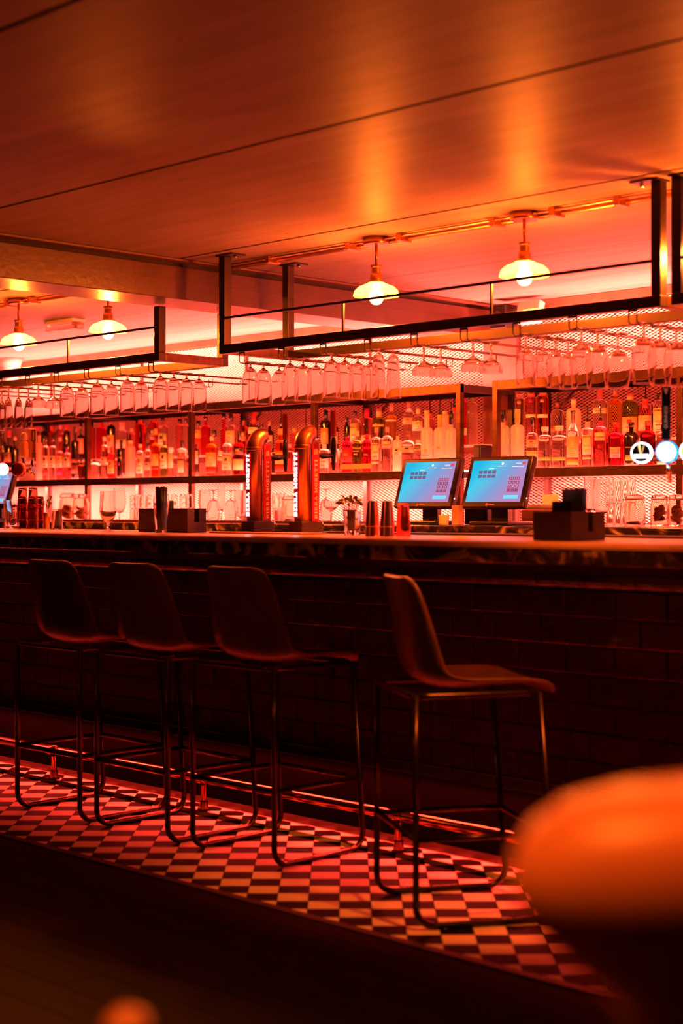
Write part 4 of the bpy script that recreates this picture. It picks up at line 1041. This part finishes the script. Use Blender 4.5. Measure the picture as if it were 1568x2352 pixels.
for k in range(9):
    a = k * 2.4; rr = .010 + .004 * (k % 3); zz = .01 + .006 * k
    cx, cy = rr * cos(a), rr * sin(a)
    mv.add([(cx, cy, zz), (cx + .02 * cos(a), cy + .02 * sin(a), zz + .02), (cx + .012 * cos(a + .8), cy + .012 * sin(a + .8), zz + .03), (cx, cy, zz + .028)], [(0, 1, 2, 3)])
LEAF = P('leaf_green', (.10, .12, .03), .5)
o = mv.build('mint_sprig', LEAF, None, loc=(atX(107, 4.70), 4.70, BT + .087)); tag(o, 'dark green mint sprig standing in the small brassy tin', 'plant')
# chalice glass
Yc = 4.30
t_ = tdist(248, Yc)
ch = [(.0005, 0), (.030, 0), (.031, .002), (.020, .005), (.007, .010), (.006, .025), (.009, .034), (.007, .040), (.020, .050), (.033, .068), (.0385, .095), (.0375, .13), (.0345, .185), (.0330, .185), (.0360, .13), (.0370, .097), (.032, .070), (.018, .054), (.0005, .048)]
glass_obj('beer_chalice', ch, LITE, (atX(248, Yc), Yc, BT), 'empty stemmed beer chalice standing alone on the bar top')
# bar caddies
CADDY = P('caddy_wood', (0.075, 0.028, 0.022), 0.45, noise=.3, nscale=14, stretch=(1, 1, 6))
def straws(parent, cx, cy, z0, n_, h, spread, mat_, r=.0028, name='straw', out=0.0):
    for k in range(n_):
        a = 2.399 * k; rr = spread * sqrt((k + .5) / n_)
        x, y_ = cx + rr * cos(a), cy + rr * sin(a)
        m = MB().tube([(x - .2 * (x - cx), y_ - .2 * (y_ - cy), z0), (x + out * cos(a), y_ + out * sin(a), z0 + h * (1 - .04 * random.random()))], r, 6)
        o = m.build(name, mat_, None)
        yield o
def caddy(px, Y, w, d, h, label, grp_):
    X = atX(px, Y)
    t = thing('bar_caddy', label, 'caddy', (X, Y, BT), 0, grp_)
    return t
# left caddy
Yd = 4.38
xl, xr_ = atX(318, Yd), atX(430, Yd); zt_ = zat(380, 1168, Yd) - BT
cl = thing('bar_caddy', 'dark wooden napkin and straw caddy left of the tap towers', 'caddy', ((xl + xr_) / 2, Yd, BT), 0)
hw = (xr_ - xl) / 2
MB().box(-hw, hw, 0, .008, 0, zt_).build('front_panel', CADDY, cl)
MB().box(-hw, -hw + .008, .008, .10, 0, zt_).build('side_panel', CADDY, cl)
MB().box(hw - .008, hw, .008, .04, 0, zt_).build('side_panel', CADDY, cl)
MB().box(hw - .008, hw, .068, .10, 0, zt_).build('side_panel', CADDY, cl)
MB().box(hw - .008, hw, .04, .068, 0, .045).build('side_panel', CADDY, cl)
MB().box(-hw, hw, .10, .108, 0, zt_).build('back_panel', CADDY, cl)
MB().box(-hw + .008, hw - .008, .008, .10, 0, .006).build('base_panel', CADDY, cl)
MB().box(-.036, .030, .009, .040, .0065, zt_ + .035).build('napkin_wad', P('black_napkin', (.012, .008, .008), .8), cl)
# glass of black straws in front of it
Ys = 4.22
gx = atX(370, Ys)
glass_obj('pint_glass', [(.0005, 0), (.024, 0), (.0255, .002), (.0355, .150), (.0338, .150), (.0235, .016), (.0005, .016)], GLS, (gx, Ys, BT), 'pint glass holding black straws in front of left caddy')
STRAW = P('black_straw', (.015, .008, .01), .35)
for k, o in enumerate(straws(None, gx, Ys, BT + .017, 40, .185, .0225, STRAW, out=.003)):
    tag(o, 'black drinking straw in the pint glass by the left caddy', 'straw', 'black straws in the pint glass')
# right caddy, larger
Ye = 4.05
xl, xr_ = atX(1224, Ye), atX(1311, Ye); hw = (xr_ - xl) / 2; zt_ = zat(1270, 1175, Ye) - BT
dp = .175
cr_ = thing('bar_caddy', 'large dark box caddy packed with black straws at right of bar', 'caddy', ((xl + xr_) / 2, Ye, BT), 0)
MB().box(-hw, hw, 0, .009, 0, zt_).build('front_panel', CADDY, cr_)
MB().box(-hw, -hw + .009, .009, dp, 0, zt_).build('side_panel', CADDY, cr_)
MB().box(hw - .009, hw, .009, .092, 0, zt_).build('side_panel', CADDY, cr_)
MB().box(hw - .009, hw, .118, dp, 0, zt_).build('side_panel', CADDY, cr_)
MB().box(hw - .009, hw, .092, .118, 0, .030).build('side_panel', CADDY, cr_)
MB().box(-hw, hw, dp, dp + .009, 0, zt_).build('back_panel', CADDY, cr_)
MB().box(-hw + .009, hw - .009, .009, dp, 0, .006).build('base_panel', CADDY, cr_)
MB().box(-hw + .010, hw - .012, .030, .034, .006, zt_ - .002).build('divider', CADDY, cr_)
MB().box(-hw + .022, hw - .078, .070, .13, .0065, zt_ + .034).build('napkin_wad', P('black_napkin', (.012, .008, .008), .8), cr_)
sx_ = (xl + xr_) / 2 + .015
for k, o in enumerate(straws(None, sx_ + .010, Ye + .088 - .068 + .0, BT + .007, 1, .1, .001, STRAW)):
    COL.objects.unlink(o); bpy.data.objects.remove(o)
for k in range(44):
    a = k % 11; b_ = k // 11
    x = xr_ - .070 + (a - 5) * .0008 + a * .0062 - .031; y_ = Ye + .100 + b_ * .0063
    o = MB().tube([(x, y_, BT + .007), (x + (a - 5) * .0012, y_ + .002, BT + .166 + .006 * random.random())], .0028, 6).build('straw', STRAW)
    tag(o, 'black drinking straw packed upright in the large right caddy', 'straw', 'black straws in the right caddy')
# mint tumbler, copper tins, upturned glass right of the towers
Ym = 4.36
xm = atX(809, Ym)
glass_obj('cut_tumbler', [(.0005, 0), (.030, 0), (.0315, .002), (.0335, .095), (.0305, .095), (.0285, .018), (.0005, .018)], GLS, (xm, Ym, BT), 'cut glass tumbler in front of the mint, right of the taps')
xm2, ym2 = atX(803, 4.56), 4.56
o = MB().lathe([(.022, 0), (.028, .10), (.027, .10), (.021, .004), (.0005, .004)], 18).build('mint_pot', P('pot_black', (.02, .012, .01), .4), None, loc=(xm2, ym2, BT)); tag(o, 'small dark pot of mint behind the cut tumbler', 'pot')
mint = thing('mint_bunch', 'bunch of fresh mint leaves sprouting above the cut tumbler', 'plant', (xm2, ym2, BT + .02))
stems = MB()
for k in range(64):
    a = k * 2.399; rr = .004 + .040 * sqrt(k / 64); x, y_ = rr * cos(a), rr * sin(a); z = .100 + .040 * cos(rr * 30) * (.5 + .5 * random.random())
    l = .017 + .008 * random.random(); ca, sa = cos(a), sin(a)
    m = MB().add([(0, 0, 0), (l * .5 * ca - l * .35 * sa, l * .5 * sa + l * .35 * ca, .004), (l * ca, l * sa, .001), (l * .5 * ca + l * .35 * sa, l * .5 * sa - l * .35 * ca, .004), (l * .5 * ca, l * .5 * sa, .0065)],
                 [(0, 3, 4), (0, 4, 1), (4, 3, 2), (1, 4, 2)], True)
    stems.tube([(x * .3, y_ * .3, .01), (x, y_, z)], .0009, 4)
    m.build('leaf', P('mint_leaf', (.11, .12, .025), .5), mint, loc=(x, y_, z), rot=(random.uniform(-1.2, 1.2), random.uniform(-1.2, 1.2), 0))
stems.build('stems', P('mint_stem', (.14, .10, .03), .6), mint)
TIN = P('copper_tin', (0.90, 0.42, 0.28), 0.24, 1.0)
def tin_mesh(r0, r1, h):
    me = MB().lathe([(.0005, h), (r0 * .97, h), (r0, h - .003), (r1, 0), (r1 + .001, 0), (r1 + .001, .003)], 26).mesh('shaker_tin'); me.materials.append(TIN); return me
tm = tin_mesh(.0195, .0285, .098)
for px, nm in ((855, 'left'), (889, 'right')):
    for lv in range(2):
        o = place(tm, 'shaker_tin', None, (atX(px, 4.26), 4.26, BT + lv * .036), (0, 0, 0))
        tag(o, f"upturned copper shaker tin, {['lower', 'upper'][lv]} of the {nm} nested pair", 'shaker', 'copper shaker tins right of the taps')
glass_obj('highball_glass', [(.0005, 0), (.020, 0), (.0215, .002), (.029, .125), (.0272, .125), (.0195, .012), (.0005, .012)], PINKG, (atX(926, 4.30), 4.30, BT + .125), 'single upturned pink-tinted highball right of the copper tins', flip=True)
# flat bar mat
bmx = (atX(480, 4.35), atX(690, 4.35))
o = MB().box(bmx[0], bmx[1], 4.35, 4.50, BT, BT + .006).build('bar_mat', P('tan_mat', (.55, .22, .12), .5), bevel=.002); tag(o, 'thin tan bar mat lying before the tap towers', 'mat')
o = MB().box(atX(700, 4.66), atX(1568, 4.66) + .5, 4.66, 4.80, BT, BT + .007).build('drip_mat', P('rubber_black', (.02, .012, .012), .5), bevel=.002); tag(o, 'long black rubber mat along the rear edge of the bar', 'mat')
# ================================================================== TILL TERMINALS on the back counter
def screen_mat():
    m = bpy.data.materials.new('till_screen'); m.use_nodes = True; nt = m.node_tree; nt.nodes.clear(); L = nt.links.new
    o = nt.nodes.new('ShaderNodeOutputMaterial'); e = nt.nodes.new('ShaderNodeEmission'); tc = nt.nodes.new('ShaderNodeTexCoord'); sp_ = nt.nodes.new('ShaderNodeSeparateXYZ')
    L(tc.outputs['Generated'], sp_.inputs[0])
    mt = nt.nodes.new('ShaderNodeMath'); mt.operation = 'MULTIPLY_ADD'; mt.inputs[1].default_value = -.55; L(sp_.outputs[2], mt.inputs[0]); L(sp_.outputs[0], mt.inputs[2])
    r = nt.nodes.new('ShaderNodeValToRGB'); el_ = r.color_ramp.elements
    el_[0].position = 0.0; el_[0].color = (.02, .50, .80, 1); el_[1].position = 1.0; el_[1].color = (.50, .25, .55, 1)
    x = el_.new(.25); x.color = (.07, .62, .85, 1); x2 = el_.new(.6); x2.color = (.20, .38, .72, 1)
    ad = nt.nodes.new('ShaderNodeMath'); ad.operation = 'ADD'; ad.inputs[1].default_value = .35; L(mt.outputs[0], ad.inputs[0])
    L(ad.outputs[0], r.inputs[0]); L(r.outputs[0], e.inputs[0]); e.inputs[1].default_value = 1.0; L(e.outputs[0], o.inputs[0]); return m
SCR = screen_mat()
BTN = E('screen_button', (.22, .16, .36), .8); BTNR = E('screen_red', (.55, .06, .10), .9); BTNP = E('screen_keys', (.50, .10, .22), .8); BTNC = E('screen_cyan', (.22, .75, .95), 1.0); SCW = E('screen_white', (.95, .95, 1), 1.0)
def terminal(px, label):
    Y = 5.83; X = atX(px, Y); zb_ = KZ + .001
    t = thing('till_terminal', label, 'till', (X, Y, zb_), 0, 'touchscreen tills on the back counter')
    MB().box(-.12, .12, -.06, .14, 0, .018).build('base', BLACK, t, bevel=.006)
    m = MB(); m.prism([(-.05, .03), (.05, .03), (.04, .07), (-.04, .07)], .018, .16); m.build('neck', BLACK, t)
    h = bpy.data.objects.new('screen_housing', MB().box(-.195, .195, 0, .035, 0, .262).mesh('screen_housing')); COL.objects.link(h); h.data.materials.append(P('till_black', (.03, .012, .012), .35))
    bv = h.modifiers.new('b', 'BEVEL'); bv.width = .008; bv.segments = 2
    h.parent = t; h.location = (0, -.035, zat(px, 1166, Y - .04) - zb_); h.rotation_euler = (radians(-18), 0, 0)
    MB().box(-.168, .168, -.0015, -.0002, .030, .240).build('screen', SCR, h)
    z = -.0025
    def q(x0, x1, z0, z1, mt, nm='screen_key'): MB().box(x0, x1, z, z + .0008, z0, z1).build(nm, mt, h)
    for r_ in range(2):
        for c_ in range(4):
            q(-.120 + c_ * .028, -.097 + c_ * .028, .172 - r_ * .021, .188 - r_ * .021, BTN)
            if (r_, c_) in ((0, 3), (1, 1), (1, 2)): q(-.119 + c_ * .028, -.098 + c_ * .028, .1722 - r_ * .021, .178 - r_ * .021, BTNR, 'screen_mark')
    n_ = 1
    for r_ in range(4):
        for c_ in range(3):
            x0 = .076 + c_ * .0235; z0 = .138 - r_ * .0195
            q(x0, x0 + .0195, z0, z0 + .0155, BTNP)
            if r_ < 3: place(text_mesh(str(n_), .011, 0, .0001), 'lettering', h, (x0 + .0097, -.0028, z0 + .0077), (pi/2, 0, 0), SCW)
            n_ += 1
    q(.062, .150, .044, .062, BTNC); q(.138, .158, .216, .228, E('screen_redkey', (.85, .08, .10), 1.0)); q(-.060, -.030, .196, .200, SCW, 'screen_line'); q(.080, .150, .204, .207, SCW, 'screen_line'); q(.10, .132, .220, .223, SCW, 'screen_line')
    MB().tube([(.018, z, .222), (.018, z + .0008, .222)], .007, 14).build('screen_mark', SCW, h)
    q(-.012, .044, .2080, .2100, SCW, 'screen_line')
    MB().lathe([(.0005, 0), (.008, .001), (.008, .0)], 12).build('maker_mark', P('mark_orange', (.9, .3, .1), .4), h, loc=(-.03, -.0008, .015), rot=(pi/2, 0, 0))
    MB().box(-.020, .016, -.0012, -.0002, .012, .018).build('maker_mark', P('mark_orange', (.9, .3, .1), .4), h)
    MB().tube([(.1955, .01, .05), (.198, .01, .05)], .003, 8).build('power_light', E('led_blue', (.5, .7, 1), 6), h)
    return t
terminal(978, 'black touchscreen till with bright blue screen, left of the pair')
terminal(1138, 'black touchscreen till with bright blue screen, right of the pair')
terminal(-14, 'black touchscreen till cut by the left edge behind the round lens')
# ================================================================== THINGS ON THE BACK COUNTER
KT = KZ + .001
def rocks_row(pxs, Yk, h, r, levels, where, grp_):
    me = highball_mesh(r, r * .82, h, LITE, 'rocks_glass')
    n_ = len(pxs)
    for i, px in enumerate(pxs):
        for lv in range(levels):
            o = place(me, 'rocks_glass', None, (atX(px, Yk), Yk, KT + h + lv * (h + .001)), (pi, 0, 0))
            tag(o, f"upturned clear glass, {ORD[i+1]} from left, {['bottom', 'top'][lv]} layer, {where}", 'glass', grp_)
rocks_row([306, 323, 341, 360, 380, 400, 420, 436], 6.2, .085, .032 * .75, 2, 'behind the left caddy', 'stacked glasses behind the left caddy')
rocks_row([1402, 1418, 1434, 1450], 6.22, .11, .024, 2, 'right of the big caddy', 'stacked glasses right of the big caddy')
rocks_row([598, 616, 632, 648], 6.25, .085, .024, 2, 'between the tap towers', 'stacked glasses between the tap towers')
ORNG = P('dried_orange', (.95, .45, .15), .6, noise=.4, nscale=80); DKOR = P('dried_citrus_dark', (.6, .25, .12), .6, noise=.4, nscale=80)
JARG = G('jar_glass', (1, .95, .9)); SEAL = P('jar_seal', (.75, .22, .15), .5)
def jar(px, Yk, w, ytop, label, fill, nfill, fmat):
    r = W(px, Yk, w); h = zat(px, ytop, Yk) - KT
    t = thing('clip_jar', label, 'jar', (atX(px, Yk), Yk, KT), 0, 'clip-top jars on the back counter')
    hb_ = h * .80
    MB().lathe([(.0005, 0), (r * .9, 0), (r, .008), (r, hb_ * .8), (r * .86, hb_), (r * .88, hb_ + .004), (r * .82, hb_ + .004), (r * .80, hb_), (r - .003, hb_ * .78), (r - .003, .012), (r * .85, .006), (.0005, .005)], 24).build('jar_body', JARG, t)
    MB().lathe([(r * .92, hb_ + .005), (r * .92, hb_ + .009)], 24).build('rubber_seal', SEAL, t)
    MB().lathe([(r * .92, hb_ + .0095), (r * .93, hb_ + .015), (r * .80, h - .004), (r * .5, h)], 24).build('lid', JARG, t)
    MB().tube([(r * .95, -.01, hb_ - .02), (r * 1.12, -.012, hb_ - .008), (r * .98, -.01, hb_ + .012), (r * .9, -.01, hb_ + .016)], .0015, 6).build('wire_clip', CHROME, t)
    sl = MB().tube([(0, 0, -.0015), (0, 0, .0015)], 1, 14).mesh('citrus_slice')
    sl.materials.append(fmat)
    for k in range(nfill):
        a = k * 2.4; q = .30 * r * (k % 3) / 2
        s_ = place(sl, 'citrus_slice', t, (q * cos(a), q * sin(a), .012 + (.5 * r if fill > .5 else 0) + (hb_ * .75 - .02 - (.5 * r if fill > .5 else 0)) * (k + .5) / max(nfill, 1) * fill), (random.uniform(-.9, .9) * (fill > .5) + .12, random.uniform(-.9, .9) * (fill > .5), a), scale=(r * .6, r * .6, 1.4))
    return t
jar(155, 6.15, 38, 1132, 'clip-top glass jar of dried citrus, left of two at far left', .8, 10, ORNG)
jar(186, 6.12, 38, 1134, 'clip-top glass jar of orange slices, right of two at far left', .8, 10, ORNG)
jar(664, 6.1, 36, 1138, 'clip-top glass jar seen between the two tap towers', .1, 2, DKOR)
jar(1457, 6.05, 50, 1136, 'nearly empty clip-top jar right of the big caddy', .12, 4, DKOR)
jar(1514, 6.02, 42, 1136, 'clip-top jar packed with dark dried citrus slices', 1, 16, DKOR)
jar(1553, 6.0, 40, 1136, 'clip-top jar of bright orange slices at the right edge', 1, 16, ORNG)
# stemware standing on the counter
for k, (px, kd, fl_, lb) in enumerate(((470, 'wine', 0, 'upright wine glass, leftmost of those left of the tap towers'), (508, 'flute', 0, 'upright tall flute left of the tap towers'), (490, 'wine', 1, 'upturned wine glass beside the tall flute'),
                          (530, 'wine', 1, 'upturned wine glass right of the tall flute'), (552, 'beer', 0, 'upright goblet just left of the tap towers'), (748, 'wine', 1, 'upturned wine glass right of the tap towers'),
                          (760, 'coupe', 0, 'upright coupe glass right of the tap towers'), (274, 'bigwine', 0, 'upright wine glass behind the beer chalice'), (1352, 'flute', 0, 'upright flute behind the black straws, left of the two'),
                          (1366, 'flute', 0, 'upright flute behind the black straws, right of the two'), (1382, 'bigwine', 0, 'upright large wine glass right of the straw caddy'))):
    Yk = 6.18 if k % 2 else 5.98
    h = max(p[1] for p in KIND[kd][0])
    o = place(KM[kd], 'standing_' + KIND[kd][1].replace(' ', '_'), None, (atX(px, Yk), Yk, KT + (h if fl_ else 0)), (pi if fl_ else 0, 0, 0))
    tag(o, lb, 'glass', 'stemware on the back counter')
# measuring jug near taps, cup, wood block, printer
o = MB().lathe([(.0005, 0), (.022, 0), (.0235, .003), (.026, .048), (.024, .048), (.0215, .004), (.0005, .004)][::-1], 18).build('paper_cup', P('cup_white', (.85, .66, .48), .5), loc=(atX(1019, 5.68), 5.68, KT)); tag(o, 'small pale paper cup on the back counter between the tills', 'cup')
o = MB().box(-.02, .02, -.02, .02, 0, .095).build('wood_block', P('block_wood', (.65, .30, .16), .5, noise=.2, nscale=20), loc=(atX(1050, 5.78), 5.78, KT), bevel=.002); tag(o, 'upright wooden block between the two tills', 'block')
pr_ = thing('receipt_printer', 'pale receipt printer behind the right till', 'printer', (atX(1245, 6.3), 6.3, KT))
MB().box(-.09, .13, -.06, .08, 0, .075).build('casing', P('printer_tan', (.55, .25, .15), .5), pr_, bevel=.006)
MB().box(-.085, .125, -.055, .075, .0755, .10).build('lid', P('white_plastic', (.8, .72, .65), .4), pr_, bevel=.01)
MB().box(.0, .10, .0, .002, .101, .15).build('paper', lab('white'), pr_)
cm = thing('card_machine', 'black box unit standing on the counter below the right till', 'till', (atX(1100, 6.0), 6.02, KT))
MB().box(-.09, .06, -.03, .09, 0, .10).build('casing', BLACK, cm, bevel=.006)
MB().box(-.07, .04, -.033, -.03, .03, .08).build('panel', P('box_front', (.03, .015, .012), .4), cm)
# ribbed drainer mats on the back counter
for x0, x1, lb in ((145, 320, 'ribbed drainer mat on the back counter at far left'), (460, 570, 'ribbed drainer mat on the back counter left of the taps'), (620, 790, 'ribbed drainer mat on the back counter behind the taps')):
    t = thing('drainer_mat', lb, 'mat', (0, 0, 0), 0, 'ribbed drainer mats')
    a, b = atX(x0, 5.7), atX(x1, 5.7)
    MB().box(a, b, 5.70, 5.90, KT - .0005, KT + .003).build('mat_base', P('mat_red', (.35, .08, .05), .5), t)
    m = MB(); n_ = int((b - a) / .009)
    for k in range(n_): m.box(a + k * .009, a + k * .009 + .003, 5.695, 5.90, KT + .003, KT + .012)
    o = m.build('ribs', P('rib_dark', (.06, .02, .015), .4), t); o['kind'] = 'stuff'
# ticket strip along the shelf edge
o = MB().box(atX(781, SF - .004), atX(851, SF - .004), SF - .004, SF + .0, Z1 + .018, Z1 + .046).build('shelf_ticket_strip', P('ticket', (.75, .50, .33), .35)); tag(o, 'cream ticket strip standing on the shelf before the magenta bottles', 'sign')

# ================================================================== FOREGROUND SEATING (out of focus)
PAD = P('near_leather', (0.48, 0.20, 0.09), 0.42, noise=.15, nscale=8)
def padded_stool(u, t_, label):
    X, Y = DX * t_ + RX * u, DY * t_ + RY * u
    t = thing('padded_bar_chair', label, 'chair', (X, Y, 0), atan2(RY, RX))
    # local x = to the right of the view, local y = away
    lv = [(.70, .10, .05), (.76, .11, .055), (.82, .112, .056), (.88, .120, .060), (.90, .135, .066), (.93, .165, .075), (.96, .192, .082), (.985, .202, .085), (1.01, .200, .083), (1.032, .187, .076), (1.048, .165, .062), (1.058, .13, .045), (1.065, .07, .02), (1.066, .005, .003)]
    m = MB(); n_ = 36; vs = []
    for z, a, b in lv:
        for k in range(n_):
            q = 2 * pi * k / n_; e = 2.6; rr = 1 / ((abs(cos(q)) ** e + abs(sin(q)) ** e) ** (1 / e))
            vs.append((a * rr * cos(q), b * rr * sin(q) + .02 * (cos(q) ** 2), z + .012 * cos(q) * min(1, max(0, (z - .90) / .12))))
    fs = [(i * n_ + k, i * n_ + (k + 1) % n_, (i + 1) * n_ + (k + 1) % n_, (i + 1) * n_ + k) for i in range(len(lv) - 1) for k in range(n_)]
    m.add(vs, fs, True); m.f += [tuple(range(n_))[::-1], tuple((len(lv) - 1) * n_ + i for i in range(n_))]; m.sm += [False, True]
    m.build('backrest', PAD, t)
    MB().lathe([(.17, .66), (.20, .67), (.205, .70), (.19, .725), (.10, .735), (.0005, .735)], 30, (.0, .20, 0)).build('seat', PAD, t)
    for sx in (-1, 1):
        for y_ in (.06, .34): MB().tube([(sx * .12, y_ + .0, .67), (sx * .17, y_ + (.04 if y_ > .2 else -.04), .001)], .013, 10).build('leg', FRAME, t)
    return t
padded_stool(.325, 1.12, 'blurred tan leather padded chair close to the camera at lower right')
# ladder-back chair: only the lit top of one post shows at the bottom edge
def local(u, t_): return DX * t_ + RX * u, DY * t_ + RY * u
px_, t_ = 292, 1.30
lx, ly = local((px_ - CX) / F * t_, t_)
lc = thing('ladderback_chair', 'blurred wooden chair post top poking into the bottom edge at left', 'chair', (lx, ly, 0), radians(-52))
zt_ = HC + (HZ - 2316) / F * t_
WD = P('chair_wood', (.50, .22, .09), .4, noise=.2, nscale=20, stretch=(6, 6, 1))
for x_ in (0, .38):
    MB().lathe([(.015, 0), (.017, .40), (.019, zt_ - .06), (.024, zt_ - .045), (.018, zt_ - .03), (.020, zt_ - .012), (.012, zt_ - .003), (.0005, zt_)], 18, (x_, 0, 0.0005)).build('back_post', WD, lc)
    MB().lathe([(.013, 0), (.018, .40), (.018, .43)], 14, (x_, -.36, 0.0005)).build('leg', WD, lc)
for z in (.52, .62, .72): MB().box(.019, .361, -.008, .008, z, z + .05).build('slat', WD, lc, bevel=.003)
MB().box(-.01, .39, -.385, -.005, .43, .455).build('seat', WD, lc, bevel=.008)
for z in (.15, .25): MB().tube([(0, -.36, z), (.38, -.36, z)], .010, 8).build('stretcher', WD, lc)
